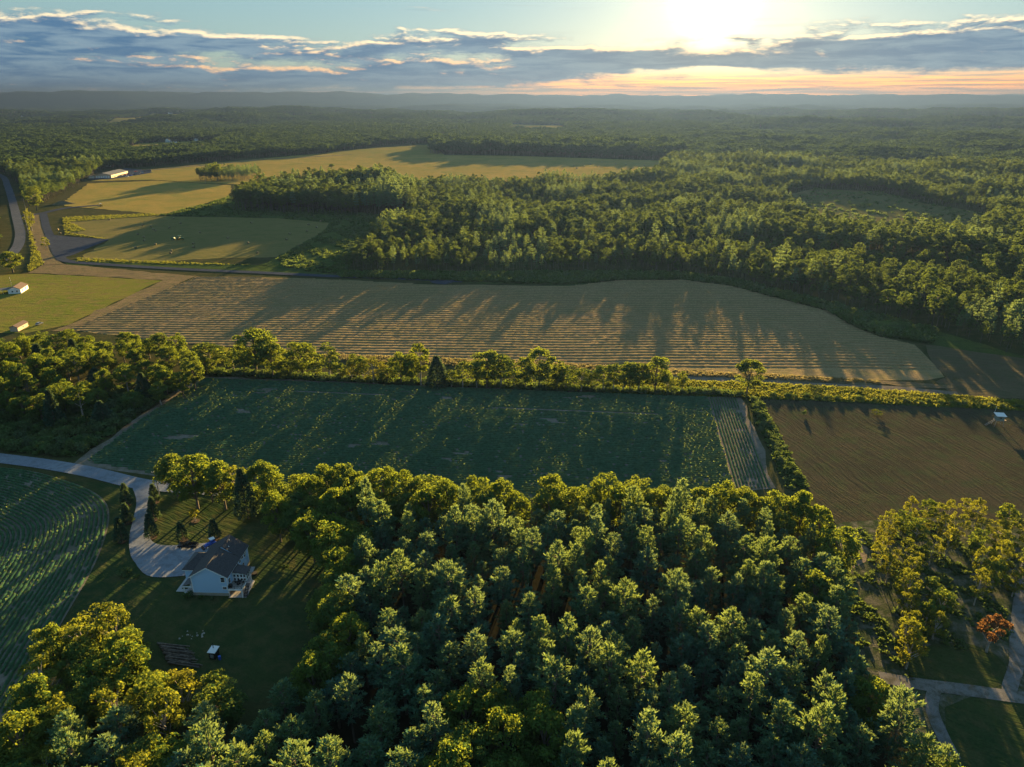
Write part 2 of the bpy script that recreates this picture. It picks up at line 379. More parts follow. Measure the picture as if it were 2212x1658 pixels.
M['shingle'] = plain('dark_shingle', (.052, .050, .055), .85, var=.3, scale=3)
M['greyshingle'] = plain('grey_shingle', (.085, .088, .095), .85, var=.25, scale=3)
M['glass'] = plain('window_glass', (.012, .014, .018), .08, spec=.6, var=.1)
M['found'] = plain('foundation_stone', (.34, .31, .26), .85)
M['concrete'] = plain('concrete', (.36, .36, .37), .85)
M['black'] = plain('black_paint', (.012, .012, .014), .25, spec=.6)
M['rubber'] = plain('rubber', (.02, .02, .02), .9)
M['chrome'] = plain('bright_metal', (.55, .56, .58), .3, metal=.9)
M['blue'] = plain('blue_paint', (.03, .10, .48), .4)
M['white'] = plain('white_paint', (.75, .76, .78), .45, var=.04)
M['green'] = plain('green_paint', (.02, .10, .03), .4)
M['yellowp'] = plain('yellow_paint', (.55, .36, .03), .4)
M['red'] = plain('red_paint', (.40, .03, .025), .4)
M['silver'] = plain('silver_paint', (.42, .44, .47), .25, metal=.5)
M['tan'] = plain('tan_siding', (.52, .40, .30), .7, var=.06)
M['brownroof'] = plain('brown_shingle', (.15, .115, .10), 1.0, spec=.02, var=.2)
M['wood'] = plain('weathered_wood', (.11, .090, .075), .9, var=.45, scale=1.5)
M['greywood'] = plain('grey_wood', (.30, .28, .26), .85, var=.25)
M['palesteel'] = plain('pale_steel_roof', (.62, .64, .66), .4, metal=.2, var=.06)
M['greysteel'] = plain('grey_steel_roof', (.13, .14, .16), 1.0, spec=.02)
M['bale'] = plain('hay_bale', (.23, .185, .10), .95, var=.35, scale=4)
M['mulch'] = plain('mulch', (.045, .025, .018), .95)
M['tealboard'] = plain('grey_green_board', (.17, .22, .20), .8)

# ------------------------------------------------------------------ ground
def build_ground():
    az = np.concatenate([np.linspace(-180, -46, 40)[:-1], np.linspace(-46, 46, 420), np.linspace(46, 180, 40)[1:-1]])
    rr = np.concatenate([[15], np.geomspace(40, 16500, 330)])
    A, RR = np.meshgrid(np.radians(az), rr); X = RR*np.sin(A); Y = RR*np.cos(A)
    Z = terrain(X, Y)
    V = np.stack([X, Y, Z], -1).reshape(-1, 3); na, nr = len(az), len(rr); F = []
    i, j = np.meshgrid(np.arange(nr-1), np.arange(na), indexing='ij'); j2 = (j+1) % na
    F = np.stack([i*na+j, i*na+j2, (i+1)*na+j2, (i+1)*na+j], -1).reshape(-1, 4)[:, ::-1]
    me = grid_mesh('ground', V, F, [M['ground'], M['farground']])
    d = np.repeat(rr[:-1], na); me.polygons.foreach_set('material_index', (d > 2300).astype(np.int32))
    cap = [tuple(V[k]) for k in range(na)]
    o = bpy.data.objects.new('ground', me); COL.objects.link(o)
    c = mesh_obj('ground_under_camera', [(x, y, z) for x, y, z in cap], [tuple(range(na))[::-1]], M['ground'], o)
    return tag(o, 'rough green ground running out to the blue ridge', 'ground', kind='structure')
build_ground()

_layer = [0.0]
def sheet(name, poly, mat, label, cat, off=None, step=None, kind='structure', edge=2.0):
    """a field or pavement draped on the ground; poly in survey coordinates, its outline slightly ragged"""
    _layer[0] += .006; z = _layer[0] + .03 if off is None else off
    W = [P(x, y) for x, y in poly]; pts = []
    for i, a in enumerate(W):
        b = W[(i+1) % len(W)]; L = (b-a).length; n = max(1, min(80, int(L/9)))
        for k in range(n):
            p = a.lerp(b, k/n)
            j = 0 if edge == 0 else min(edge, .004*p.length+.1)
            nx, ny = -(b-a).y/L, (b-a).x/L; w = float(wob(p.x, p.y, 22, 7))*j if k else 0
            pts.append(Vector((p.x+nx*w, p.y+ny*w)))
    n = len(pts); extra = []
    far = max(p.length for p in pts)
    if far > 600:
        xs = [p.x for p in pts]; ys = [p.y for p in pts]; st = step or max(12, (max(xs)-min(xs))/40)
        gx, gy = np.meshgrid(np.arange(min(xs)+st/2, max(xs), st), np.arange(min(ys)+st/2, max(ys), st))
        ok = inpoly(gx, gy, [(p.x, p.y) for p in pts]); extra = [Vector((a, b)) for a, b in zip(gx[ok], gy[ok])]
    v, e, f, *_ = geometry.delaunay_2d_cdt(pts+extra, [(i, (i+1) % n) for i in range(n)], [], 1, 1e-4)
    V = np.array([(p.x, p.y) for p in v]); zz = terrain(V[:, 0], V[:, 1]) + z + (.6 if far > 2300 else .12 if far > 900 else 0)
    fs = []
    for t in f:
        a, b, c = V[t[0]], V[t[1]], V[t[2]]
        fs.append(tuple(t) if (b[0]-a[0])*(c[1]-a[1])-(b[1]-a[1])*(c[0]-a[0]) > 0 else tuple(t)[::-1])
    o = mesh_obj(name, [(a[0], a[1], h) for a, h in zip(V, zz)], fs, mat)
    return tag(o, label, cat, kind=kind)
def ribbon(pts, w):
    """F-coordinate outline of a strip of width w metres along a centre line given in survey coordinates"""
    W = [P(*p) for p in pts]; L = []; Rr = []
    for i, p in enumerate(W):
        a = W[max(0, i-1)]; b = W[min(len(W)-1, i+1)]; d = (b-a).normalized(); n = Vector((-d.y, d.x, 0))*w/2
        L.append(proj(p.x+n.x, p.y+n.y)); Rr.append(proj(p.x-n.x, p.y-n.y))
    return L+Rr[::-1]
def smooth_line(pts, n=6):
    out = []
    for i in range(len(pts)-1):
        p0 = pts[max(0, i-1)]; p1 = pts[i]; p2 = pts[i+1]; p3 = pts[min(len(pts)-1, i+2)]
        for k in range(n):
            t = k/n
            out.append(tuple(.5*((2*p1[j])+(-p0[j]+p2[j])*t+(2*p0[j]-5*p1[j]+4*p2[j]-p3[j])*t*t+(-p0[j]+3*p1[j]-3*p2[j]+p3[j])*t**3) for j in (0, 1)))
    return out+[pts[-1]]

LAWN = [(150, 1040), (290, 1046), (420, 1045), (560, 1060), (760, 1100), (760, 1250), (720, 1420), (560, 1520), (420, 1500), (300, 1480), (150, 1420), (150, 1330), (215, 1180), (240, 1090)]
SOY = [(430, 813), (800, 828), (1200, 845), (1600, 859), (1640, 950), (1676, 1055), (1400, 1085), (1000, 1090), (600, 1062), (345, 1030), (160, 1001), (300, 900)]
SOYL = smooth_line([(-260, 985), (-60, 1005), (60, 1017), (140, 1038), (205, 1065), (235, 1100), (228, 1160), (195, 1240), (140, 1335), (60, 1480), (-40, 1680)], 4)+[(-300, 1680)]
HAYMID = [(425, 598), (640, 601), (950, 616), (1230, 618), (1340, 605), (1470, 604), (1580, 618), (1710, 652), (1790, 672), (1830, 698), (1900, 728), (1975, 745), (2010, 780), (2040, 815), (2000, 822), (1900, 822), (1700, 812), (1480, 800), (1300, 790), (1000, 775), (700, 765), (550, 755), (400, 742), (150, 712)]
RFIELD = [(1645, 862), (1900, 872), (2212, 888), (2560, 905), (2600, 1180), (2240, 1140), (2000, 1110), (1830, 1150), (1790, 1120), (1745, 1060)]
HAYA = [(150, 478), (230, 470), (310, 467), (600, 472), (712, 482), (700, 502), (600, 556), (480, 558), (350, 566), (165, 562), (235, 520), (150, 505)]
HAYB = [(135, 440), (190, 397), (340, 391), (500, 401), (495, 428), (400, 455), (345, 464), (215, 452), (140, 446)]
GOLD = [(195, 392), (330, 366), (560, 344), (830, 320), (935, 313), (960, 336), (1100, 337), (1430, 348), (1405, 405), (1200, 408), (900, 405), (800, 400), (620, 398), (560, 400), (430, 396), (330, 389)]
LAWN2 = [(-60, 596), (70, 592), (200, 598), (350, 607), (300, 630), (150, 702), (60, 720), (-60, 720)]
CLEARING = [(1690, 425), (1760, 412), (1900, 420), (2000, 445), (2130, 462), (2140, 500), (2040, 515), (1860, 508), (1740, 490)]
FARP = [(1098, 286), (1106, 269), (1212, 271), (1224, 286)]
FARL = [(250, 330), (300, 311), (460, 304), (478, 309), (450, 320), (330, 331)]
FARV = [(190, 268), (260, 255), (330, 249), (400, 249), (420, 254), (360, 262), (260, 268)]
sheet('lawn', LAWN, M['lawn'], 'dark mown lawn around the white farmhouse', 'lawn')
sheet('soil_bed', SOY, M['soil'], 'pale soil under the wide bean field', 'soil')
sheet('soil_bed', SOYL, M['soil'], 'pale soil under the curved bean field beside the lawn', 'soil')
sheet('stubble_field', HAYMID, M['stubble'], 'wide tan stubble field striped with windrows and long shadows', 'field')
sheet('ploughed_field', RFIELD, M['plough'], 'dark brown tilled field with the hunting blind', 'field')
sheet('ploughed_field', [(2000, 745), (2212, 772), (2600, 830), (2600, 900), (2212, 862), (2065, 856), (2020, 825), (2045, 815), (2012, 780)], M['tilled'], 'dark tilled field end beside the right-hand forest edge', 'field')
sheet('hay_field', HAYA, M['hay'], 'mown hayfield dotted with round bales', 'field')
sheet('hay_field', HAYB, M['gold'], 'golden mown hayfield above the paved lane', 'field')
sheet('hay_field', GOLD, M['gold'], 'far golden hayfield stretching past the long building', 'field')
sheet('hay_field', [(700, 330), (830, 319), (930, 313), (955, 334), (860, 338), (820, 345)], M['farhay'], 'green far end of the golden hayfield', 'field')
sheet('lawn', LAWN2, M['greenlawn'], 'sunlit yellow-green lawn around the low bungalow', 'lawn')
sheet('dirt_strip', [(95, 570), (140, 572), (425, 597), (150, 716), (110, 716), (150, 702), (300, 630), (352, 606), (200, 597), (60, 590)], M['dirt'], 'brown tilled strip bordering the sunlit lawn', 'dirt')
sheet('dirt_strip', [(68, 462), (88, 462), (98, 500), (120, 560), (140, 572), (95, 573), (80, 540), (66, 500)], M['dirt'], 'brown tilled strip between the road and the paved lane', 'dirt')
sheet('meadow', [(345, 466), (420, 448), (500, 425), (560, 440), (880, 472), (850, 520), (760, 570), (735, 592), (620, 582), (560, 573), (600, 556), (700, 502), (712, 482), (600, 472)], M['meadow'], 'bright green rough meadow beside the tree wall', 'meadow')
sheet('meadow', [(735, 592), (1000, 592), (1300, 590), (1470, 592), (1600, 610), (1720, 640), (1850, 672), (2020, 715), (2212, 770), (2212, 775), (2010, 745), (1900, 728), (1830, 698), (1790, 672), (1710, 652), (1580, 618), (1470, 604), (1340, 605), (1230, 618), (1005, 612), (735, 600)], M['meadow'], 'shaded green verge along the forest edge', 'meadow')
sheet('meadow', [(140, 562), (350, 567), (560, 574), (735, 594), (735, 600), (400, 586), (145, 572)], M['meadow'], 'green verge beside the long paved lane', 'meadow')
sheet('scrub_meadow', CLEARING, M['scrub'], 'pale scrubby clearing inside the forest', 'meadow')
sheet('far_field', FARP, M['gold'], 'far golden field patch in the forest', 'field')
sheet('far_field', FARL, M['farhay'], 'far green field strip with small houses', 'field')
sheet('far_field', FARV, M['farhay'], 'very far pale field below the village', 'field')
sheet('grass_strip', [(700, 766), (1000, 776), (1300, 791), (1480, 801), (1700, 813), (1900, 823), (2060, 835), (2060, 840), (1640, 822), (1480, 816), (1100, 797), (700, 778)], M['dirt'], 'tan tall-grass strip along the stubble field', 'grass')
sheet('meadow', [(1300, 812), (1480, 822), (1640, 828), (1900, 842), (2060, 855), (2212, 868), (2600, 895), (2600, 912), (2212, 889), (1900, 874), (1640, 861), (1600, 860), (1300, 852)], M['meadow'], 'yellow-green weedy bank between track and dark field', 'meadow')
sheet('track', ribbon([(1300, 806), (1480, 817), (1640, 826), (1900, 838), (2070, 852)], 5), M['soil'], 'pale farm track along the weedy bank', 'track')
sheet('clearing', [(1820, 1130), (2000, 1120), (2260, 1150), (2500, 1250), (2500, 1700), (1900, 1700), (1800, 1480), (1760, 1300), (1730, 1160)], M['clearing'], 'weedy clearing with sandy patches by the yellow trees', 'ground')
sheet('sand_patch', [(1800, 1140), (1850, 1140), (1880, 1170), (1870, 1215), (1840, 1230), (1815, 1180)], M['sand'], 'bare sandy patch beside the yellow trees', 'sand')
sheet('sand_patch', [(1900, 1310), (1990, 1320), (2040, 1350), (2000, 1400), (1940, 1390), (1900, 1350)], M['clearing'], 'scattered pale brush in the clearing', 'ground')
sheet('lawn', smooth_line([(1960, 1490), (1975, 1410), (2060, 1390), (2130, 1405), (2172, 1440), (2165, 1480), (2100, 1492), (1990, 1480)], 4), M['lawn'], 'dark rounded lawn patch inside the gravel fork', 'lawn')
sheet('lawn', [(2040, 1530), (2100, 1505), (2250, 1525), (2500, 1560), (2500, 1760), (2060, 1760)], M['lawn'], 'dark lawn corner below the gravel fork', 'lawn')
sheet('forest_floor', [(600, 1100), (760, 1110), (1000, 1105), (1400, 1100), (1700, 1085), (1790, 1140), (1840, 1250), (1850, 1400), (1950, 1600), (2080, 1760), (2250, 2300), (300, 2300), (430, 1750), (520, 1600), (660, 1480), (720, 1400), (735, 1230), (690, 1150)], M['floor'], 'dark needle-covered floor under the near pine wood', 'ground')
# roads, drives
sheet('driveway', ribbon(smooth_line([(-300, 960), (-120, 977), (0, 991), (100, 1004), (200, 1022), (290, 1044), (350, 1052), (480, 1062)], 4), 6.2), M['gravel'], 'pale gravel farm road along the bean fields', 'road', edge=.5)
sheet('driveway', ribbon(smooth_line([(300, 1044), (312, 1080), (306, 1120), (298, 1160), (304, 1200), (330, 1225)], 5), 4.6), M['gravel'], 'curving gravel driveway between the small conifers', 'driveway', edge=.4)
sheet('parking_apron', smooth_line([(284, 1150), (318, 1152), (330, 1172), (360, 1180), (430, 1176), (475, 1176), (470, 1235), (412, 1244), (330, 1248), (297, 1225), (284, 1190)], 4), M['gravel'], 'gravel parking apron in front of the farmhouse', 'driveway', edge=.4)
sheet('road', ribbon(smooth_line([(-40, 366), (5, 382), (16, 402), (26, 432), (36, 470), (44, 508), (34, 540), (0, 566), (-80, 590)], 5), 8.5), M['oldroad'], 'two-lane country road curving away into the trees', 'road', edge=.3)
sheet('paved_lane', ribbon(smooth_line([(94, 463), (100, 490), (112, 520), (127, 552), (150, 566), (250, 574), (400, 583), (560, 590), (700, 597), (850, 602), (1000, 609)], 5), 7), M['asphalt'], 'dark paved lane running along the hayfield', 'lane', edge=.3)
sheet('paved_lane', ribbon(smooth_line([(48, 468), (90, 462), (140, 451), (217, 444)], 5), 9), M['asphalt'], 'short dark paved spur by the dirt mound', 'lane', edge=.3)
sheet('paved_pad', [(108, 508), (160, 513), (237, 518), (200, 533), (160, 551), (140, 557), (126, 548)], M['asphalt'], 'dark triangular paved pad beside the hayfield', 'pad', edge=.3)
sheet('paved_pad', [(920, 603), (1000, 605), (960, 616), (935, 613)], M['asphalt'], 'small paved turnout at the lane end', 'pad', edge=.3)
sheet('parking_lot', [(190, 389), (240, 388), (330, 374), (305, 367), (270, 364), (230, 382)], M['asphalt'], 'grey parking lot by the long building', 'parking lot', edge=.3)
sheet('farm_road', ribbon([(330, 368), (560, 346), (650, 341), (760, 335)], 7), M['oldroad'], 'thin far road across the golden hayfield', 'road', edge=.3)
sheet('gravel_track', ribbon(smooth_line([(2230, 1180), (2205, 1290), (2196, 1380), (2195, 1440), (2180, 1490), (2190, 1505)], 5), 2.9), M['trackgravel'], 'gravel track climbing along the yellow trees', 'track', edge=.4)
sheet('gravel_track', ribbon(smooth_line([(1900, 1465), (1985, 1480), (2080, 1492), (2212, 1510), (2500, 1545)], 5), 3.6), M['trackgravel'], 'gravel track crossing the lawn corner', 'track', edge=.4)
sheet('gravel_track', ribbon(smooth_line([(2020, 1486), (2012, 1530), (2030, 1580), (2060, 1640)], 5), 2.6), M['trackgravel'], 'narrow gravel spur curving behind the pines', 'track', edge=.4)

# ------------------------------------------------------------------ crops and windrows
def strip_rows(name, lines, prof, mat, label, cat, jit=.07, gap=None, zoff=.08, sd=.10, plants=False):
    """rows = ridges with a leafy profile. lines: list of (n,2) arrays; prof: [(offset, height)]"""
    VV = []; FF = []; k = 0; m = len(prof)
    for ln in lines:
        n = len(ln)
        if n < 3: continue
        t = np.gradient(ln, axis=0); t /= np.linalg.norm(t, axis=1)[:, None]+1e-9; nn = np.stack([-t[:, 1], t[:, 0]], 1)
        hs = 1+rng.normal(0, sd, n); hs = np.clip(hs, .45, 1.6)
        if gap is not None: g = gap(ln[:, 0], ln[:, 1]); hs = np.where(g, .02, hs)
        base = terrain(ln[:, 0], ln[:, 1])
        if plants: ROWPTS.append(ln[hs > .1])
        rows = []
        for o, h in prof:
            off = o*(np.clip(hs, .3, 1.2)) + rng.normal(0, jit*.5, n)
            z = base+zoff+np.maximum(-.05, h*hs + (rng.normal(0, jit*.5, n) if h > .05 else 0)*(hs > .1)) - np.where(hs < .1, .15, 0)
            rows.append(np.stack([ln[:, 0]+nn[:, 0]*off, ln[:, 1]+nn[:, 1]*off, z], 1))
        V = np.stack(rows, 1).reshape(-1, 3); VV.append(V)
        i, j = np.meshgrid(np.arange(n-1), np.arange(m-1), indexing='ij')
        FF.append((np.stack([i*m+j, i*m+j+1, (i+1)*m+j+1, (i+1)*m+j], -1).reshape(-1, 4)+k)[:, ::-1]); k += n*m
    me = grid_mesh(name, np.concatenate(VV), np.concatenate(FF), [mat], smooth=True)
    o = bpy.data.objects.new(name, me); COL.objects.link(o)
    return tag(o, label, cat, kind='stuff')
ROWPTS = []
def wpoly(poly): return [(P(*p).x, P(*p).y) for p in poly]
def clip_lines(x0, x1, ys, poly, ds, slope=0.0, bend=0.0):
    out = []
    for y in ys:
        x = np.arange(x0, x1, ds)+rng.uniform(0, ds); yy = y+slope*x+bend*wob(x, x*0+y*.2, 160, 5)
        ok = inpoly(x, yy, poly); idx = np.where(ok)[0]
        if len(idx) == 0: continue
        for seg in np.split(idx, np.where(np.diff(idx) > 1)[0]+1):
            if len(seg) > 3: out.append(np.stack([x[seg], yy[seg]], 1))
    return out
def bare(x, y):
    b = wob(x*.35, y*1.6, 26, 8)+.6*wob(x*.5, y*2, 11, 9) > 1.35
    b |= (wob(x, y*0+3, 300, 10) > -.5) & (np.abs(y-269+.10*x) < 1.3) & (x > -25) & (x < 60)
    b |= (np.abs(y-277+.11*x) < 1.1) & (x > -95) & (x < -55)
    return b | (rng.random(np.shape(x)) < .03)
wsoy = wpoly([(440, 819), (800, 832), (1200, 848), (1530, 859), (1590, 1060), (1400, 1085), (1000, 1090), (600, 1062), (345, 1026), (185, 998), (310, 902)])
strip_rows('soybean_crop', clip_lines(-175, 120, np.arange(185, 335, 1.5), wsoy, .85, slope=-.098),
           [(-.45, 0), (-.28, .40), (0, .62), (.28, .40), (.45, 0)], M['soy'], 'dark green bean rows across the wide shaded field', 'crop', gap=bare, sd=.16, jit=.10, plants=True)
wsr = wpoly([(1532, 860), (1592, 860), (1632, 950), (1664, 1055), (1590, 1060)])
a0, a1 = P(1594, 860), P(1668, 1050); dv = (a1-a0)
lines = []
for q in np.arange(1.2, 26, 1.15):
    t = np.arange(0, 1.05, .9/dv.length); nrm = Vector((dv.y, -dv.x, 0)).normalized()*-1
    nrm = nrm if nrm.x < 0 else -nrm
    x = a0.x+nrm.x*q+dv.x*t; y = a0.y+nrm.y*q+dv.y*t; ok = inpoly(x, y, wsr)
    if ok.sum() > 4: lines.append(np.stack([x[ok], y[ok]], 1))
strip_rows('soybean_crop', lines, [(-.3, 0), (-.18, .3), (0, .45), (.18, .3), (.3, 0)], M['soy'], 'thin bean rows on the pale soil strip at the field end', 'crop',
           gap=lambda x, y: bare(x, y) | (wob(x, y, 14, 2) > .9))
# curved bean field: rows follow its rounded edge
edge = np.array([(P(*p).x, P(*p).y) for p in SOYL[:-1]])
seg = np.linalg.norm(np.diff(edge, axis=0), axis=1); cum = np.concatenate([[0], np.cumsum(seg)])
tt = np.arange(0, cum[-1], .8); base = np.stack([np.interp(tt, cum, edge[:, 0]), np.interp(tt, cum, edge[:, 1])], 1)
for _ in range(6):
    base[1:-1] = (base[:-2]+base[1:-1]*2+base[2:])/4
tg = np.gradient(base, axis=0); tg /= np.linalg.norm(tg, axis=1)[:, None]; nn = np.stack([tg[:, 1], -tg[:, 0]], 1)
lines = []; wl = wpoly(SOYL); cur = base.copy()
for q in range(70):
    nn2 = np.stack([np.gradient(cur, axis=0)[:, 1], -np.gradient(cur, axis=0)[:, 0]], 1); nn2 /= np.linalg.norm(nn2, axis=1)[:, None]+1e-9
    cur = cur+nn2*(.9 if q == 0 else 1.25)
    for _ in range(3): cur[1:-1] = (cur[:-2]+cur[1:-1]*2+cur[2:])/4
    sp = np.linalg.norm(np.diff(cur, axis=0), axis=1); cm = np.concatenate([[0], np.cumsum(sp)]); t2 = np.arange(0, cm[-1], .8)
    cur = np.stack([np.interp(t2, cm, cur[:, 0]), np.interp(t2, cm, cur[:, 1])], 1)
    ok = inpoly(cur[:, 0], cur[:, 1], wl); px, py = proj(cur[:, 0], cur[:, 1]); ok &= (px > -120) & (py < 1750)
    idx = np.where(ok)[0]
    if len(idx) < 5: continue
    for s_ in np.split(idx, np.where(np.diff(idx) > 1)[0]+1):
        if len(s_) > 4: lines.append(cur[s_])
strip_rows('soybean_crop', lines, [(-.38, 0), (-.24, .38), (0, .55), (.24, .38), (.38, 0)], M['soy'], 'dark green bean rows curving round beside the lawn', 'crop', sd=.2, jit=.1, plants=True,
           gap=lambda x, y: (wob(x, y, 18, 6)+.5*wob(x, y, 7, 1) > 1.15) | (rng.random(np.shape(x)) < .03))
rows_done = True
whay = wpoly(HAYMID)
strip_rows('windrows', clip_lines(-320, 320, np.arange(320, 512, 4.2), whay, 1.3, slope=-.02, bend=1.2),
           [(-.9, 0), (-.3, .18), (.25, .20), (.9, 0)], M['straw'], 'thin lines of cut straw across the stubble field', 'straw', jit=.10, sd=.16)

# ------------------------------------------------------------------ plant prototypes (shared meshes)
def rand_unit(n):
    v = rng.normal(size=(n, 3)); return v/np.linalg.norm(v, axis=1)[:, None]
def blades(c, d, length, width):
    """elongated quads: centre-base c, direction d"""
    n = len(c); d = d/np.linalg.norm(d, axis=1)[:, None]; s = np.cross(d, rand_unit(n)); s /= np.linalg.norm(s, axis=1)[:, None]+1e-9
    L = np.asarray(length)[:, None]; w = np.asarray(width)[:, None]
    return np.stack([c-s*w*.5, c+s*w*.5, c+d*L+s*w*.32, c+d*L-s*w*.32], 1).reshape(-1, 3)
def leaves(c, nrm, size):
    n = len(c); nrm = nrm/np.linalg.norm(nrm, axis=1)[:, None]; u = np.cross(nrm, rand_unit(n)); u /= np.linalg.norm(u, axis=1)[:, None]+1e-9; w = np.cross(nrm, u)
    s = np.asarray(size)[:, None]; a = rng.uniform(.6, 1.0, (n, 1))
    return np.stack([c-u*s*.6, c-w*s*.45*a, c+u*s*.6, c+w*s*.45*a], 1).reshape(-1, 3)
def trunk_mb(h, r, limbs=None, lean=.02, n=7):
    b = MB(); p = Vector((0, 0, -.3)); k = 5; dirn = Vector((random.uniform(-lean, lean), random.uniform(-lean, lean), 1))
    for i in range(k):
        q = p+dirn*(h+.3)/k+Vector((random.uniform(-.1, .1), random.uniform(-.1, .1), 0)); b.cyl(p, q, r*(1-i/k*.85), r*(1-(i+1)/k*.85), n); p = q
    for a, c in (limbs or []): b.cyl(a, c, r*.38, r*.10, 5)
    return b
def as_mesh(mb, name, mat):
    me = bpy.data.meshes.new(name); me.from_pydata(mb.v, [], mb.f); me.materials.append(mat); me.update(); return me
def pine_proto(H, rad, crown0=.36, dens=1.0, blade=1.0):
    Q = []; limbs = []
    z0 = H*crown0; nz = int((H-z0)/.95*max(.5, dens))
    for k in range(nz+1):
        t = k/nz; z = z0+(H-z0)*t**.95
        r = rad*(1.02-t)**.62*(.55+.45*min(1, t*3.2))*random.uniform(.82, 1.12)
        nb = random.choice((5, 6, 6, 7)) if t < .9 else 4; a0 = random.uniform(0, 6.28)
        for b in range(nb):
            a = a0+b*6.283/nb+random.uniform(-.35, .35); rr = r*random.uniform(.55, 1.15); up = .10+.75*t+random.uniform(-.1, .25)
            dr = np.array([math.cos(a), math.sin(a), up]); tip = np.array([0, 0, z])+dr*rr
            if t < .8 and random.random() < .35: limbs.append(((0, 0, z), tuple(np.array([0, 0, z])+dr*rr*.9)))
            nt = max(1, int(rr/.62*dens**.5))
            for j in range(nt):
                f = .30+.70*(j+1)/nt; c = np.array([0, 0, z])+dr*rr*f+rng.normal(0, .10, 3)
                nbk = max(4, int(13*dens**.5)); cc = np.repeat(c[None], nbk, 0)+rng.normal(0, .16, (nbk, 3))
                dd = dr*.55+np.array([0, 0, .75])+rand_unit(nbk)*.85
                Q.append(blades(cc, dd, rng.uniform(.42, .80, nbk)*blade, rng.uniform(.15, .26, nbk)*blade))
    n = 14; Q.append(blades(np.repeat([[0, 0, H-.5]], n, 0)+rng.normal(0, .15, (n, 3)), np.array([0, 0, 1.0])+rand_unit(n)*.7, rng.uniform(.5, .9, n), rng.uniform(.15, .25, n)))
    V = np.concatenate(Q); return V, trunk_mb(H*.96, .24, limbs[:28])
def broad_proto(H, rad, crown0=.32, nl=38, per=105, leaf=.42, lobe=(1.0, 1.75), sparse=0.0, shape=1.0):
    Q = []; limbs = []; zc = H*(crown0+(1-crown0)*.52); hz = H*(1-crown0)*.52
    for k in range(nl):
        if random.random() < sparse: continue
        d = rand_unit(1)[0]; f = random.uniform(.45, .92); lr = random.uniform(*lobe)
        rz = (rad-lr*.55)*(1-.22*max(0, d[2])*shape)
        c = np.array([d[0]*rz*f**.5, d[1]*rz*f**.5, zc+d[2]*(hz-lr*.5)*f**.45])
        if k % 3 == 0: limbs.append(((0, 0, max(H*.2, c[2]-rad*.9)), tuple(c)))
        u = rand_unit(per); u[:, 2] = np.where(u[:, 2] < -.3, -u[:, 2], u[:, 2])
        pos = c+u*lr*rng.uniform(.62, 1.05, (per, 1))*np.array([1, 1, .8])
        Q.append(leaves(pos, u*.9+rand_unit(per)*.9+np.array([0, 0, .25]), rng.uniform(.7, 1.35, per)*leaf))
    return np.concatenate(Q), trunk_mb(H*.72, .03*rad+.16, limbs, .04)
def cone_proto(H, rad, dens=900, blade=.5, droop=-.1):
    t = rng.random(dens)**1.25; z = .12*H+.88*H*t; a = rng.uniform(0, 6.283, dens); rr = rad*(1-t)**.8*rng.uniform(.6, 1.08, dens)+.06
    rr *= 1+.12*np.sin(a*5+z*1.3)
    c = np.stack([rr*np.cos(a), rr*np.sin(a), z], 1)
    d = np.stack([np.cos(a)*.7, np.sin(a)*.7, np.full(dens, .5+droop)], 1)+rand_unit(dens)*.5
    return blades(c, d, rng.uniform(.6, 1.3, dens)*blade, rng.uniform(.3, .55, dens)*blade), trunk_mb(H*.9, .05*rad+.06)
def shrub_proto(H, rad, nl=9, per=70, leaf=.30):
    Q = []
    for k in range(nl):
        a = random.uniform(0, 6.28); f = random.uniform(0, .75); lr = random.uniform(.35, .6)*rad; c = np.array([math.cos(a)*rad*f, math.sin(a)*rad*f, max(.1, H*random.uniform(.25, .75)-lr*.1)])
        u = rand_unit(per); u[:, 2] = np.where(u[:, 2] < -.1, -u[:, 2], u[:, 2]); pos = c+u*lr*np.array([1, 1, .85*H/rad*.7+.2])*rng.uniform(.6, 1.05, (per, 1)); pos[:, 2] = np.clip(pos[:, 2], .03, H)
        Q.append(leaves(pos, u+rand_unit(per)*.9+np.array([0, 0, .3]), rng.uniform(.7, 1.4, per)*leaf))
    return np.concatenate(Q)
def tuft_proto(h, n=9, w=.12, spread=.6):
    c = np.stack([rng.normal(0, .18, n), rng.normal(0, .18, n), np.zeros(n)], 1); d = np.array([0, 0, 1.0])+rand_unit(n)*spread; d[:, 2] = np.abs(d[:, 2])
    return blades(c, d, rng.uniform(.6, 1.1, n)*h, rng.uniform(.7, 1.3, n)*w)
PROTO = {}
def add_proto(kind, V, trunk, mat, bark='bark'):
    cm = quad_mesh(kind+'_crown', V, len(V)//4, [M[mat]]); tm = as_mesh(trunk, kind+'_trunk', M[bark]) if trunk else None
    PROTO.setdefault(kind, []).append((cm, tm, float(V[:, 2].max()), float(np.percentile(np.hypot(V[:, 0], V[:, 1]), 96))))
for k in range(9): V, t = pine_proto(random.uniform(16, 20), random.uniform(2.9, 4.3), random.uniform(.24, .42)); add_proto('pine', V, t, 'pine')
for k in range(6): V, t = broad_proto(random.uniform(13, 16), random.uniform(4.0, 5.2), .15, 50, 105); add_proto('broad', V, t, 'broad')
for k in range(4): V, t = broad_proto(random.uniform(12, 15), random.uniform(3.2, 4.2), .16, 44, 60, .38, (.7, 1.2), .25); add_proto('yellow', V, t, 'yellow', 'palebark')
for k in range(2): V, t = broad_proto(8, 2.6, .3, 18, 70, .36, (.6, 1.0), .3); add_proto('orange', V, t, 'orange', 'palebark')
for k in range(4): V, t = broad_proto(15, 2.6, .22, 34, 70, .40, (.7, 1.25), .22, .3); add_proto('slim', V, t, 'broad', 'palebark')
for k in range(2): V, t = cone_proto(7.0, 1.55, 1400, .5); add_proto('conifer', V, t, 'spruce')
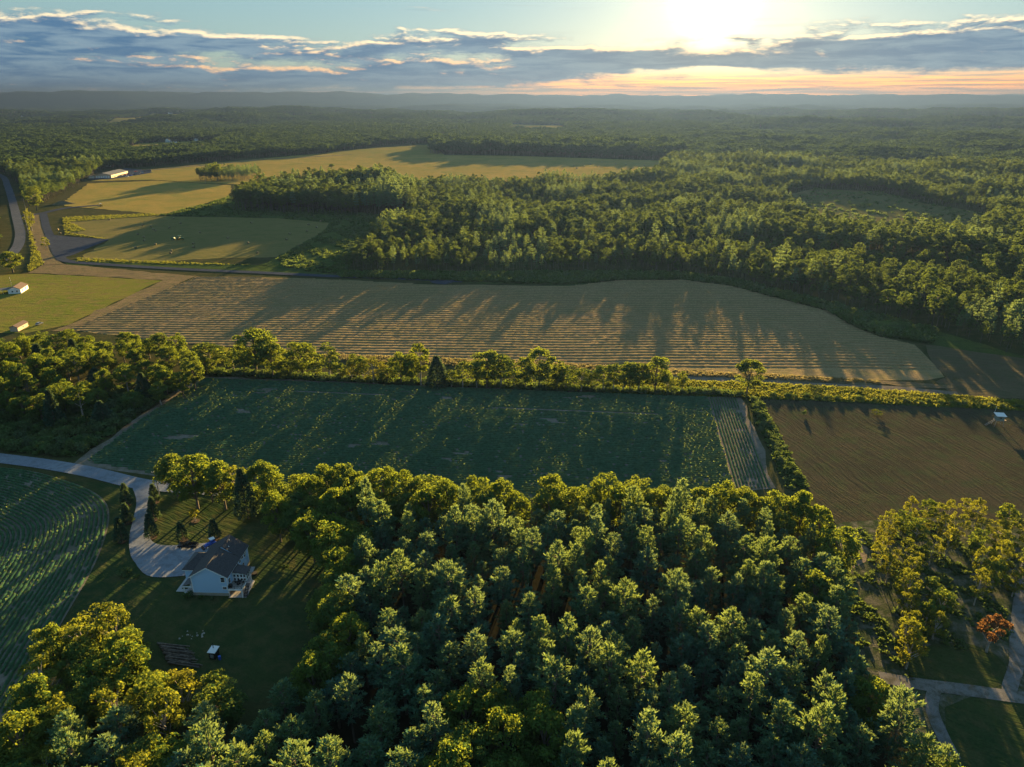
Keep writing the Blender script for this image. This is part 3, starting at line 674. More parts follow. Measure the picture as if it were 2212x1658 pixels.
V, t = cone_proto(15, 3.6, 3600, .75, -.35); add_proto('spruce', V, t, 'spruce')
for k in range(6): add_proto('shrub', shrub_proto(random.uniform(1.8, 2.8), random.uniform(1.5, 2.1)), None, 'shrub')
for k in range(2): V, t = broad_proto(5.5, 1.7, .25, 14, 70, .30, (.5, .9), .1); add_proto('sapling', V, t, 'yellow', 'palebark')

# ------------------------------------------------------------------ individual trees
count = {}
def plant(kind, name, x, y, h, width=None, label='', cat='tree', group=None, var=None):
    cm, tm, H, rad = PROTO[kind][var if var is not None else random.randrange(len(PROTO[kind]))]
    z = float(terrain(x, y)); s = h/H; w = s if width is None else width/(2*rad)
    if tm is None:
        o = bpy.data.objects.new(name, cm); COL.objects.link(o); root = o
    else:
        root = empty(name)
        for nm, me in (('trunk', tm), ('crown', cm)):
            c = bpy.data.objects.new(nm, me); COL.objects.link(c); c.parent = root
    root.location = (x, y, z); root.rotation_euler = (random.uniform(-.03, .03), random.uniform(-.03, .03), random.uniform(0, 6.28)); root.scale = (w, w, s)
    tag(root, label, cat, group); count[kind] = count.get(kind, 0)+1
    return root
def by_top(xb, yb, yt):
    """ground point at (xb, yb) and the height that reaches picture row yt"""
    p = P(xb, yb); ang = PITCH+math.atan((yt-CY)/FPX); return p, CAM_H-p.y*math.tan(ang)
occupied = []
def free(x, y, r):
    for a, b, c in occupied:
        if (a-x)**2+(b-y)**2 < (.5*(r+c))**2: return False
    return True

# trees that stand apart, each with its own label
SOLO = [
 ('broad', 'maple_tree', 386, 1078, 985, 10.5, 'yellow-green maple standing next to the utility pole', None),
 ('broad', 'maple_tree', 428, 1100, 988, 13, 'broad golden maple second from the utility pole', None),
 ('broad', 'maple_tree', 488, 1102, 1000, 11, 'golden maple just beside the blue-green spruce', None),
 ('broad', 'maple_tree', 460, 1085, 1000, 9, 'smaller maple filling the gap between two golden maples', None),
 ('broad', 'maple_tree', 575, 1100, 998, 10, 'golden leafy tree just behind the blue-green spruce', None),
 ('yellow', 'maple_tree', 515, 1092, 1005, 8, 'bright young tree between last maple and spruce', None),
 ('spruce', 'spruce_tree', 537, 1120, 1010, 7.4, 'tall dark blue-green spruce at the lawn edge between golden maples', None),
 ('broad', 'lone_tree', 1612, 854, 778, 12, 'round dark lone tree at the corner where hedges meet', None),
 ('broad', 'hedge_tree', 555, 812, 712, 17, 'largest twin-crowned tree in the hedgerow behind the beans', None),
 ('broad', 'hedge_tree', 590, 815, 740, 10, 'smaller dark tree touching the largest hedgerow tree', None),
 ('broad', 'hedge_tree', 655, 815, 738, 12, 'dense round hedgerow tree above the pale grey shrub', None),
 ('slim', 'hedge_tree', 712, 818, 742, 9, 'tall loose-crowned hedgerow tree with yellowish leaves', None),
 ('slim', 'hedge_tree', 455, 800, 742, 13, 'pale sparse hedgerow tree with bare lower limbs', None),
 ('yellow', 'hedge_tree', 808, 828, 772, 11, 'low bright yellow-green tree in the hedgerow', None),
 ('broad', 'hedge_tree', 868, 830, 762, 9, 'leaning dense green hedgerow tree beside a dead trunk', None),
 ('slim', 'hedge_tree', 910, 832, 741, 7.5, 'tallest narrow tree in the middle of the hedgerow', None),
 ('spruce', 'hedge_conifer', 946, 836, 768, 9, 'dark blue-green conifer in the middle of the hedgerow', None),
 ('broad', 'hedge_tree', 1052, 838, 758, 13, 'wide bright twin-crowned tree in the hedgerow', None),
 ('slim', 'hedge_tree', 1082, 838, 765, 11, 'pale loose tree behind the wide twin-crowned hedgerow tree', None),
 ('broad', 'hedge_tree', 1165, 842, 752, 11, 'round-topped upright tree alone in the hedgerow', None),
 ('slim', 'hedge_tree', 1225, 843, 790, 9, 'slim green hedgerow tree right of the round-topped one', None),
 ('slim', 'hedge_tree', 1255, 845, 796, 8, 'shorter slim tree in the thin part of the hedgerow', None),
 ('slim', 'hedge_tree', 1305, 846, 792, 9, 'pale thin tree in the sparse stretch of the hedgerow', None),
 ('slim', 'hedge_tree', 1345, 847, 790, 8, 'thin see-through tree next to the fan-shaped tree', None),
 ('slim', 'hedge_tree', 1378, 848, 784, 8, 'upright thin tree touching the fan-shaped tree', None),
 ('broad', 'hedge_tree', 1414, 849, 772, 11, 'dark fan-shaped reddish-stemmed tree near the hedgerow end', None),
 ('slim', 'hedge_tree', 1472, 852, 802, 5, 'nearly bare little tree at the hedgerow end', None),
 ('yellow', 'hedge_tree', 760, 822, 785, 8, 'small yellowish tree between tall hedgerow trees', None),
 ('yellow', 'field_bush', 1893, 898, 886, 4.5, 'pale bush alone in the dark tilled field', 'bush'),
 ('shrub', 'field_bush', 1735, 897, 885, 2, 'tiny green bush standing in the dark tilled field', 'bush'),
 ('orange', 'orange_tree', 2130, 1410, 1330, 6.5, 'small orange autumn tree beside the gravel track', None),
 ('broad', 'roadside_tree', 28, 590, 543, 16, 'round golden tree where the road bends off', None),
 ('broad', 'roadside_tree', 80, 456, 402, 17, 'broad roadside tree beside the dirt mound', None),
 ('yellow', 'roadside_tree', 70, 500, 455, 9, 'small pale tree on the verge between road and tilled strip', None),
 ('yellow', 'roadside_tree', 100, 540, 512, 7, 'leafless-looking small tree beside the tilled strip', None),
 ('broad', 'field_grove_tree', 470, 392, 350, 22, 'tallest tree of the small grove in the golden field', None),
]
for i_, (x_, y_, t_) in enumerate([(505, 806, 760), (622, 814, 780), (684, 818, 782), (735, 820, 785), (838, 828, 795), (975, 836, 800), (1110, 840, 800), (1200, 843, 806), (1280, 845, 808), (1440, 851, 812), (530, 808, 742), (770, 822, 765), (785, 825, 770), (890, 832, 760), (1000, 838, 782), (1030, 838, 778), (1135, 842, 772), (1205, 843, 780), (1325, 847, 785), (1360, 848, 782)]):
    SOLO.append((('slim', 'broad', 'slim')[i_ % 3], 'hedge_tree', x_, y_, t_, (6, 7.5, 5.5)[i_ % 3], 'lesser filler tree, %s from the left, in the bean-field hedgerow' % ('%d%s' % (i_+1, {1: 'st', 2: 'nd', 3: 'rd'}.get(i_+1 if i_ < 3 else 9, 'th'))) if i_ < 10 else 'mid-sized tree, %s from the left of its kind, in the bean-field hedgerow' % ordinal(i_-9), None))
for kind, name, xb, yb, yt, w, lab, cat in SOLO:
    p, h = by_top(xb, yb, yt); w = w*1.18 if 'hedge' in name else w; o = plant(kind, name, p.x, p.y, max(1.2, h), w, lab, cat or 'tree'); occupied.append((p.x, p.y, w*.75))
def lot(zx, zy): return (200+zx/2.55)*.7373, (1300+zy/2.55)*.7373
ring_me = None
for zx, zy, zt, w, lab in [
    (440, 460, 295, 3.9, 'golden-lit small conifer nearest the road on the field side'), (447, 596, 440, 3.9, 'middle small conifer on the field side of the driveway'),
    (405, 735, 545, 4.3, 'small conifer by the apron on the field side of the driveway'), (650, 442, 300, 3.6, 'small conifer beside the utility pole on the lawn side'),
    (645, 572, 395, 3.9, 'middle small conifer on the lawn side of the driveway'), (632, 705, 520, 4.1, 'small conifer nearest the apron on the lawn side'),
    (862, 722, 580, 3.6, 'dark young conifer behind the black pickup'), (1100, 715, 560, 3.7, 'dark young conifer behind the blue tractor'),
    (950, 582, 492, 3.3, 'yellowish sapling in the middle of the front lawn')]:
    xb, yb = lot(zx, zy); _, yt = lot(zx, zt); p, h = by_top(xb, yb, yt)
    o = plant('sapling' if 'sapling' in lab else 'conifer', 'sapling' if 'sapling' in lab else 'young_conifer', p.x, p.y, h, w, lab, 'tree', 'young trees planted along the driveway')
    b = MB(); n = 14; b.slab([(math.cos(i*6.283/n)*1.25*random.uniform(.9, 1.1), math.sin(i*6.283/n)*1.25*random.uniform(.9, 1.1), .16) for i in range(n)], .3)
    m_ = b.build('mulch_ring', M['mulch'], o); m_.scale = (1/o.scale[0], 1/o.scale[0], 1/o.scale[2])
    occupied.append((p.x, p.y, 5))

def fill(polyF, zref, spacing, picker, tries=9000, seed=1):
    """dart throwing in a polygon given at crown height zref; picker(x, y, u, v) -> (kind, name, h, width, label, cat, group) or None"""
    r = random.Random(seed); W = [(P(x, y, zref).x, P(x, y, zref).y) for x, y in polyF]
    xs = [a for a, b in W]; ys = [b for a, b in W]; got = []
    cand = [(r.uniform(min(xs), max(xs)), r.uniform(min(ys), max(ys))) for _ in range(tries)]
    ok = inpoly([c[0] for c in cand], [c[1] for c in cand], W); cell = {}
    for (x, y), k in zip(cand, ok):
        if not k: continue
        sp = spacing*r.uniform(.8, 1.25); ci, cj = int(x//8), int(y//8)
        if any((a-x)**2+(b-y)**2 < sp*sp for di in (-1, 0, 1) for dj in (-1, 0, 1) for a, b in cell.get((ci+di, cj+dj), [])): continue
        if not free(x, y, 2.5): continue
        u, v = proj(x, y, zref); res = picker(x, y, u, v, r)
        if res is None: continue
        cell.setdefault((ci, cj), []).append((x, y)); got.append((x, y)+res)
    return got
WOOD = [(556, 1012), (600, 1003), (660, 1000), (800, 1008), (940, 1018), (1060, 1035), (1250, 1030), (1400, 1035), (1550, 1045), (1700, 1052), (1790, 1085), (1822, 1150), (1835, 1250), (1850, 1340), (1900, 1440), (1985, 1510), (2005, 1580), (2110, 1640), (2150, 1720), (2200, 1950), (430, 1950), (420, 1700), (450, 1560), (520, 1500), (600, 1430), (700, 1360), (705, 1210), (735, 1165), (650, 1110), (580, 1068)]
def pick_wood(x, y, u, v, r):
    nz = float(wob(x, y, 60, 5))+.5*float(wob(x, y, 21, 2))
    edge = v < 1062+max(0, (u-1500)*.16)+float(wob(x, y, 30, 1))*14
    left = u < 760+float(wob(x, y, 25, 4))*40 and v < 1420
    bot = 950 < u < 1220 and v > 1480
    rightedge = u > 1700+(v-1060)*.33+60 and v > 1080
    if edge or left or rightedge and r.random() < .6 or bot and r.random() < .75 or nz > 1.28:
        zone = 'golden-topped leafy tree in the row between bean field and pines' if edge else 'leafy tree on the lawn side of the pine wood' if left else 'golden leafy tree on the outer right rim of the pine wood' if rightedge else 'golden leafy tree among the foremost pines' if bot else 'leafy tree showing yellow among the dark pines'
        zone += ', ' + ('above the farmhouse lawn' if u < 760 else 'left of centre' if u < 1100 else 'right of centre' if u < 1500 else 'at the tilled-field end')
        return ('broad', 'broadleaf_tree', r.uniform(13.5, 18)*(1 if not left else .95), r.uniform(7.5, 10.5), zone, 'tree', 'leafy trees around the pine wood')
    h = r.uniform(11.5, 21)
    zone = '%s blue-green pine %s of the near wood, %s' % ('tall' if h > 18 else 'short' if h < 15 else 'mid-height', 'in the back rows' if v < 1150 else 'in the rear middle' if v < 1260 else 'in the middle' if v < 1380 else 'in the front half' if v < 1520 else 'in the foremost rows',
        'towards the farmhouse lawn' if u < 850 else 'left of centre' if u < 1130 else 'right of centre' if u < 1450 else 'towards the gravel fork' if v > 1300 else 'towards the tilled field')
    return ('pine', 'pine_tree', h, r.uniform(5.6, 7.6)*(h/17)**.6*r.uniform(.85, 1.2), zone, 'tree', 'pines of the near wood')
WL = [(-60, 1700), (-60, 1660), (40, 1470), (110, 1350), (170, 1320), (235, 1300), (290, 1330), (300, 1390), (360, 1440), (430, 1420), (490, 1445), (500, 1490), (440, 1570), (420, 1700), (430, 1950), (-60, 1950)]
def pick_left(x, y, u, v, r):
    if v > 1530 and u > 60 and r.random() < .55 or u > 380 and v > 1540:
        return ('pine', 'pine_tree', r.uniform(14, 18), r.uniform(6, 8), 'pine among the golden trees below the curved bean field', 'tree', 'pines of the near wood')
    k = 'yellow' if r.random() < .35 else 'broad'
    if u > 290 and v < 1450: return (k, 'broadleaf_tree', r.uniform(9, 12), r.uniform(6, 8), 'golden tree overhanging the log pile', 'tree', 'golden trees below the lawn')
    return (k, 'broadleaf_tree', r.uniform(12, 16), r.uniform(7.5, 10.5), '%s golden tree below the curved bean field, %s' % ('yellowing' if k == 'yellow' else 'leafy', 'along the bean edge' if u < 110 else 'at the lawn end' if v < 1400 else 'in the middle' if v < 1520 else 'near the pines'), 'tree', 'golden trees below the lawn')
WSH = [(-260, 770), (0, 738), (120, 735), (250, 740), (400, 752), (450, 770), (440, 800), (405, 822), (330, 862), (240, 885), (120, 885), (0, 892), (-260, 930)]
def pick_shaded(x, y, u, v, r):
    k = r.choice(('broad', 'broad', 'broad', 'slim', 'spruce' if r.random() < .4 else 'broad'))
    return (k, 'woodland_tree', r.uniform(9, 16), r.uniform(7, 10.5), '%s in the shaded wood beside the beans, %s' % ('dark conifer' if k == 'spruce' else 'slim leafy tree' if k == 'slim' else 'leafy tree', ('by the sheds' if u < 110 else 'in its middle' if u < 260 else 'at its field end')+(', back row' if v < 770 else ', front row' if v > 815 else '')), 'tree', 'trees of the shaded wood')
RC = [(1880, 1130), (1960, 1085), (2080, 1070), (2150, 1090), (2240, 1130), (2270, 1210), (2190, 1200), (2080, 1160), (2000, 1190), (1960, 1250), (1900, 1230), (1870, 1190)]
RC2 = [(1960, 1260), (2040, 1250), (2060, 1300), (2010, 1360), (1985, 1410), (1960, 1400)]
RC3 = [(2110, 1200), (2230, 1210), (2180, 1270), (2120, 1280)]
def pick_yellow(x, y, u, v, r):
    lab = ('thin yellow tree in the scattered stand, '+('next to the pine wood' if u < 1940 else 'facing the tilled field' if v < 1110 else 'beside the upper track' if u > 2140 else 'in its middle')) if v < 1245 else 'thin yellow tree standing in the middle of the clearing' if u < 2090 else 'thin yellow tree beside the upper gravel track'
    return ('yellow' if r.random() < .8 else 'slim', 'yellow_tree', r.uniform(7.5, 11.5), r.uniform(3.8, 6.2), lab, 'tree', 'thin yellow trees of the clearing')
allt = fill(WOOD, 16, 5.5, pick_wood, 14000, 3)+fill(WL, 13, 6.0, pick_left, 5000, 4)+fill(WSH, 7, 8.2, pick_shaded, 3000, 5)+fill(RC, 8, 5.6, pick_yellow, 1500, 6)+fill(RC2, 7, 4.6, pick_yellow, 500, 7)+fill(RC3, 7, 5, pick_yellow, 500, 8)
pines = sorted([t for t in allt if t[2] == 'pine'], key=lambda t: math.hypot(t[0], t[1]) if t[1] > 62 else 999)
rest_pines = pines[300:]
leafy = sorted([t for t in allt if t[2] != 'pine'], key=lambda t: math.hypot(t[0], t[1]))
rest_leafy = leafy[300:]
for t in pines[:300]+leafy[:300]:
    plant(t[3-1], t[3], t[0], t[1], t[4], t[5], t[6], t[7], t[8])
print('individual trees', len(pines), len(leafy))

# shrubs: hedge bottoms, shrubland, banks
def shrub_line(pts, step, hmin, hmax, label, group, wid=1.0, jit=1.2, seed=1, name='shrub'):
    r = random.Random(seed); W = [P(*p) for p in pts]; cnt = 0
    for a, b in zip(W, W[1:]):
        n = max(1, int((b-a).length/step))
        for k in range(n):
            p = a.lerp(b, (k+r.random()*.7)/n); h = r.uniform(hmin, hmax)
            cnt += 1; plant('shrub', name, p.x+r.uniform(-jit, jit), p.y+r.uniform(-jit, jit), h, h*r.uniform(1.2, 1.9)*wid, label % ordinal(cnt), 'shrub', group)
shrub_line([(432, 808), (800, 826), (1200, 843), (1600, 858)], 2.6, 1.6, 3.6, 'dark shrub, %s from the left, at the foot of the bean-field hedgerow', 'hedgerow shrubs', seed=2)
shrub_line([(1628, 866), (1650, 930), (1690, 1000), (1725, 1052)], 1.7, 1.2, 2.6, 'sunlit shrub, %s from the far end, in the hedge between bean and tilled fields', 'field hedge shrubs', seed=3, jit=1.6)
shrub_line([(1650, 857), (1900, 868), (2212, 884)], 2.4, 1.0, 2.2, 'low shrub, %s from the left, along the weedy bank above the tilled field', 'bank shrubs', seed=4)
shr = fill([(-60, 870), (120, 855), (300, 850), (415, 815), (350, 860), (250, 935), (160, 985), (60, 975), (-60, 960)], 1, 4.6, lambda x, y, u, v, r: ('shrub', 'shrub', r.uniform(2.0, 5.2), r.uniform(4, 7.5), '%s rounded shrub in the thicket %s' % ('large' if v < 900 else 'small', 'beside the farm road' if v > 930 else 'along the bean-field edge' if u > 250 else 'below the shaded wood'), 'shrub', 'thicket shrubs'), 2500, 9)
for t in shr[:120]: plant(t[2], t[3], t[0], t[1], t[4], t[5], t[6], t[7], t[8])
for zx, zy, s, lab in [(430, 985, 2.4, 'round dark bush at the apron corner'), (520, 1000, 1.2, 'small bush in the bed by the apron'), (1590, 935, 1.3, 'low flowering clump in the round lawn bed'), (1635, 930, 1.2, 'second low clump in the round lawn bed'),
                   (895, 1150, 1.8, 'bush by the porch corner of the farmhouse'), (990, 1155, 1.1, 'small bush under the farmhouse gable wall'), (1075, 1165, .9, 'tiny bush under the middle of the gable wall')]:
    p = P(*lot(zx, zy)); plant('shrub', 'garden_bush', p.x, p.y, s, s*1.5, lab, 'bush')

# ------------------------------------------------------------------ distant forest (one mass), geometry-node instances
def proto_collection(name, items):
    c = bpy.data.collections.new(name)
    for i, me in enumerate(items):
        o = bpy.data.objects.new('%s_%02d' % (name, i), me); c.objects.link(o)
    return c
def joined(V, trunk, mats):
    nq = len(V)//4; me = bpy.data.meshes.new('forest_tree'); verts = [tuple(v) for v in V]; faces = [tuple(range(4*i, 4*i+4)) for i in range(nq)]
    k = len(verts); verts += trunk.v; faces += [tuple(i+k for i in f) for f in trunk.f]
    me.from_pydata(verts, [], faces)
    for m in mats: me.materials.append(m)
    me.polygons.foreach_set('material_index', [0]*nq+[1]*len(trunk.f)); me.update(); return me
def gn_scatter(name, pts, coll, label, cat, kind='stuff'):
    """pts: array (n, 8): x y z rot sx sy sz idx"""
    pts = np.asarray(pts, np.float32); me = bpy.data.meshes.new(name); me.vertices.add(len(pts)); me.vertices.foreach_set('co', pts[:, :3].ravel())
    for nm, typ, val in (('rot', 'FLOAT', pts[:, 3]), ('scl', 'FLOAT_VECTOR', pts[:, 4:7]), ('idx', 'INT', pts[:, 7].astype(np.int32))):
        at = me.attributes.new(nm, typ, 'POINT'); at.data.foreach_set('vector' if typ == 'FLOAT_VECTOR' else 'value', np.ascontiguousarray(val).ravel())
    o = bpy.data.objects.new(name, me); COL.objects.link(o)
    g = bpy.data.node_groups.new(name+'_nodes', 'GeometryNodeTree')
    g.interface.new_socket('Geometry', in_out='INPUT', socket_type='NodeSocketGeometry'); g.interface.new_socket('Geometry', in_out='OUTPUT', socket_type='NodeSocketGeometry')
    N = NT(g); gi = N.node('NodeGroupInput'); go = N.node('NodeGroupOutput')
    m2p = N.node('GeometryNodeMeshToPoints'); N.l.new(gi.outputs[0], m2p.inputs[0])
    ci = N.node('GeometryNodeCollectionInfo'); ci.inputs[0].default_value = coll; ci.inputs[1].default_value = True; ci.inputs[2].default_value = True
    io = N.node('GeometryNodeInstanceOnPoints'); N.l.new(m2p.outputs[0], io.inputs['Points']); N.l.new(ci.outputs[0], io.inputs['Instance']); io.inputs['Pick Instance'].default_value = True
    def at(nm, dt):
        n = N.node('GeometryNodeInputNamedAttribute', data_type=dt); n.inputs[0].default_value = nm; return n.outputs[0]
    N.l.new(at('idx', 'INT'), io.inputs['Instance Index']); N.l.new(at('scl', 'FLOAT_VECTOR'), io.inputs['Scale'])
    cx = N.node('ShaderNodeCombineXYZ'); N.l.new(at('rot', 'FLOAT'), cx.inputs[2]); N.l.new(cx.outputs[0], io.inputs['Rotation'])
    N.l.new(io.outputs[0], go.inputs[0])
    md = o.modifiers.new('scatter', 'NODES'); md.node_group = g
    return tag(o, label, cat, kind=kind)
mid = []
for k in range(7):
    V, t = broad_proto(random.uniform(20, 24), random.uniform(4.4, 5.6), .34, 30, 34, .80, (1.3, 2.1)); mid.append(joined(V, t, [M['mixed'], M['midbark']]))
for k in range(3):
    V, t = pine_proto(23, 3.8, .45, .45, 1.9); mid.append(joined(V, t, [M['pine'], M['bark']]))
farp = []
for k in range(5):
    V, t = broad_proto(random.uniform(17, 21), random.uniform(4.8, 5.8), .25, 14, 16, 1.6, (1.7, 2.6)); farp.append(joined(V, t, [M['shadedfarleaf'], M['bark']]))
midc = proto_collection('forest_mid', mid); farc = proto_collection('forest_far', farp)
INC = [
 [(735, 588), (850, 590), (1000, 592), (1200, 590), (1350, 588), (1450, 592), (1560, 605), (1700, 636), (1800, 658), (1950, 697), (2080, 730), (2212, 780), (2700, 950), (2700, 326), (1480, 326), (1445, 352), (1410, 392), (1150, 405), (900, 407), (870, 430), (880, 465), (860, 490), (800, 530), (760, 560)],
 [(500, 456), (600, 460), (870, 470), (885, 428), (850, 405), (790, 405), (620, 412), (560, 425)],
 [(930, 334), (1100, 337), (1445, 348), (1480, 330), (2700, 330), (2700, 214), (930, 214)],
 [(-500, 470), (-10, 462), (-2, 392), (14, 392), (45, 398), (60, 450), (100, 436), (150, 415), (188, 390), (225, 368), (330, 360), (560, 341), (700, 333), (830, 315), (935, 309), (935, 214), (-500, 214)],
 [(430, 393), (520, 393), (565, 386), (560, 378), (430, 384)],
 [(-500, 560), (2, 545), (-4, 470), (-500, 470)],
]
EXC = [CLEARING, FARP, FARL, FARV, [(x, y) for x, y in ribbon([(-60, 358), (5, 382), (16, 402), (26, 432), (36, 470)], 16)]]
def forest_points():
    out = []; d = 370.0
    while d < 6500:
        s = max(7.4, d*.0056); n = int(1.56*d/s); az = np.linspace(-.78, .78, n)+rng.uniform(-.5, .5, n)*s/d*.9; dd = d+rng.uniform(-.5, .5, n)*s*.9
        x = dd*np.sin(az); y = dd*np.cos(az); out.append(np.stack([x, y, np.full(n, s)], 1)); d += s
    a = np.concatenate(out); u, v = proj(a[:, 0], a[:, 1]); ok = np.zeros(len(a), bool)
    for p in INC: ok |= inpoly(u, v, p)
    for p in EXC: ok &= ~inpoly(u, v, p)
    ok &= ~((wob(a[:, 0], a[:, 1], 240, 5) > 1.25) & (u > 900) & (v > 420) & (v < 560))
    return a[ok], u[ok], v[ok]
fa, fu, fv = forest_points()
fd = np.hypot(fa[:, 0], fa[:, 1]); n = len(fa)
hv = .86+.16*wob(fa[:, 0], fa[:, 1], 130, 6)+rng.normal(0, .10, n); hv = np.clip(hv*.92, .5, 1.15)
low = (fu > 1050) & (fv < 470) & (fv > 405) & (fv > 405) & (fd < 1150); hv = np.where(low & (wob(fa[:, 0], fa[:, 1], 200, 3) > 0), hv*.75, hv)
w = np.clip(fa[:, 2]/7.4, 1, 5)
pinep = (wob(fa[:, 0], fa[:, 1], 170, 9) > .65) | (rng.random(n) < .07)
z = terrain(fa[:, 0], fa[:, 1]); rot = rng.uniform(0, 6.28, n)
nm = fd < 1500
idx = np.where(pinep, 7+rng.integers(0, 3, n), rng.integers(0, 7, n))
hv = np.where((fd < 640), hv*np.where(rng.random(n) < .16, rng.uniform(.95, 1.1, n), rng.uniform(.58, .80, n)), hv)
hv = np.where((fu < 895) & (fu > 470) & (fv > 400) & (fv < 475), hv*1.35, hv)
hv = np.where((fu > 925) & (fu < 1480) & (fv > 316) & (fv < 341), hv*1.45, hv)
A = np.stack([fa[:, 0], fa[:, 1], z-.2, rot, w*hv*rng.uniform(.9, 1.2, n), w*hv*rng.uniform(.9, 1.2, n), hv*np.clip(w, 1, 1.15), idx], 1)
gn_scatter('forest', A[nm], midc, 'dense sunlit forest spreading behind the stubble field', 'forest')
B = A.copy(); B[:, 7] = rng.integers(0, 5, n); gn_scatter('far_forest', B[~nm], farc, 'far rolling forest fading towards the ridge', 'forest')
print('forest', nm.sum(), (~nm).sum())
if rest_pines:
    L = [(x, y, 0, random.uniform(0, 6), 1, 1, h/23, 7+random.randrange(3)) for x, y, k, nme, h, wd, *_ in rest_pines]
    pc = proto_collection('pine_rest', [p[0] for p in PROTO['pine']])
    L = [(x, y, 0, random.uniform(0, 6), wd/7.4, wd/7.4, h/18.5, random.randrange(7)) for x, y, k, nme, h, wd, *_ in rest_pines]
    gn_scatter('pine_wood', L, pc, 'remaining pines filling the back of the near wood', 'forest')
if rest_leafy:
    bc = proto_collection('leafy_rest', [p[0] for p in PROTO['broad']])
    L = [(x, y, 0, random.uniform(0, 6), wd/9.2, wd/9.2, h/15, random.randrange(6)) for x, y, k, nme, h, wd, *_ in rest_leafy]
    gn_scatter('leafy_wood', L, bc, 'remaining leafy trees behind the individual ones', 'forest')

# bean plants standing in the rows
bp = []
for k in range(5):
    n_ = 9; c_ = np.stack([rng.normal(0, .20, n_), rng.normal(0, .13, n_), rng.uniform(.30, .72, n_)], 1); V = leaves(c_, rand_unit(n_)*.9+np.array([0, 0, .9]), rng.uniform(.17, .27, n_)); bp.append(quad_mesh('bean_plant', V, n_, [M['soy']]))
beanc = proto_collection('bean_plants', bp)
rp = np.concatenate(ROWPTS)[::2]; m_ = len(rp)
gn_scatter('bean_plants', np.stack([rp[:, 0]+rng.normal(0, .10, m_), rp[:, 1]+rng.normal(0, .06, m_), np.full(m_, .08), rng.uniform(0, 6.28, m_), *(rng.uniform(.8, 1.3, m_),)*3, rng.integers(0, 5, m_)], 1), beanc, 'leafy bean plants filling the rows of both bean fields', 'crop')

# undergrowth and grasses
tufts = {}
for key, mat, h in (('weed', 'weed', .9), ('dry', 'dry', 1.0), ('under', 'shrub', 1.6), ('old', 'oldstubble', 1.0)):
    ms = []
    for k in range(4): V = tuft_proto(h, 14, .22 if key != 'under' else .5, .8); ms.append(quad_mesh(key+'_tuft', V, len(V)//4, [M[mat]]))
    tufts[key] = proto_collection(key+'_tufts', ms)
def scatter(name, polys, dens, key, smin, smax, label, cat, noise=None, seed=0):
    pts = []
    for poly in polys:
        W = wpoly(poly); xs = [a for a, b in W]; ys = [b for a, b in W]; n = int((max(xs)-min(xs))*(max(ys)-min(ys))*dens)
        x = rng.uniform(min(xs), max(xs), n); y = rng.uniform(min(ys), max(ys), n); ok = inpoly(x, y, W)
        if noise: ok &= wob(x, y, noise[0], 4)+.5*wob(x, y, noise[0]*.4, 6) > noise[1]
        x, y = x[ok], y[ok]; m = len(x); s = rng.uniform(smin, smax, m)
        pts.append(np.stack([x, y, terrain(x, y)+.05, rng.uniform(0, 6.28, m), s*1.5, s*1.5, s, rng.integers(0, 4, m)], 1))
    pts = np.concatenate(pts); return gn_scatter(name, pts, tufts[key], label, cat)
scatter('weeds', [[(1300, 814), (1480, 824), (1640, 829), (1900, 843), (2060, 856), (2212, 869), (2212, 888), (1900, 873), (1640, 861), (1300, 850)]], 1.2, 'weed', .6, 1.5, 'tall yellow-green weeds on the bank by the track', 'weeds')
scatter('tall_grass', [[(420, 748), (560, 757), (700, 767), (700, 790), (560, 790), (440, 785)]], .7, 'weed', .5, 1.3, 'mixed rough grass behind the left part of the hedgerow', 'grass')
scatter('tall_grass', [[(700, 767), (1000, 777), (1300, 792), (1480, 802), (1700, 813), (1900, 824), (1900, 830), (1640, 820), (1480, 813), (1100, 797), (700, 779)]], 1.2, 'dry', .6, 1.2, 'dry tan tall grass along the stubble field', 'grass')
scatter('weeds', [[(345, 466), (420, 448), (500, 425), (560, 440), (880, 472), (850, 520), (760, 570), (735, 592), (620, 582), (600, 560), (700, 502), (712, 482), (600, 472)]], .10, 'under', .6, 1.6, 'green rough weeds in the meadow by the tree wall', 'weeds', (40, -.3))
scatter('weeds', [[(735, 590), (1000, 592), (1300, 590), (1470, 592), (1600, 610), (1720, 640), (1850, 672), (2020, 715), (2010, 743), (1900, 728), (1830, 698), (1790, 672), (1710, 652), (1580, 618), (1470, 604), (1340, 605), (1230, 616), (735, 600)]], .30, 'under', .6, 2.2, 'green undergrowth along the forest edge', 'weeds')
scatter('weeds', [[(135, 470), (330, 462), (345, 466), (150, 480), (185, 498), (150, 504), (235, 518), (140, 508)], [(165, 558), (350, 566), (560, 574), (400, 572), (165, 566)]], .3, 'weed', .6, 1.3, 'bright weeds framing the baled hayfield', 'weeds')
scatter('weeds', [[(58, 450), (66, 500), (80, 540), (95, 570), (60, 590), (70, 550), (62, 500), (54, 460)]], .3, 'weed', .7, 1.5, 'bright weeds between road and tilled strip', 'weeds')
scatter('undergrowth', [[(-60, 860), (200, 845), (420, 812), (350, 862), (250, 935), (160, 988), (-60, 970)]], .35, 'under', .5, 1.3, 'low green undergrowth in the roadside thicket', 'undergrowth')
scatter('undergrowth', [[(430, 800), (800, 818), (1200, 834), (1600, 850), (1600, 858), (1200, 845), (800, 828), (430, 811)]], .6, 'under', .5, 1.4, 'dark undergrowth at the hedgerow foot', 'undergrowth')
scatter('undergrowth', [[(1618, 862), (1640, 862), (1745, 1055), (1700, 1060)]], .9, 'under', .3, .9, 'sunlit undergrowth in the field hedge', 'undergrowth')
scatter('weeds', [RFIELD], .5, 'old', .05, .17, 'thin stubble left in the dark tilled field', 'stubble', (30, .1))
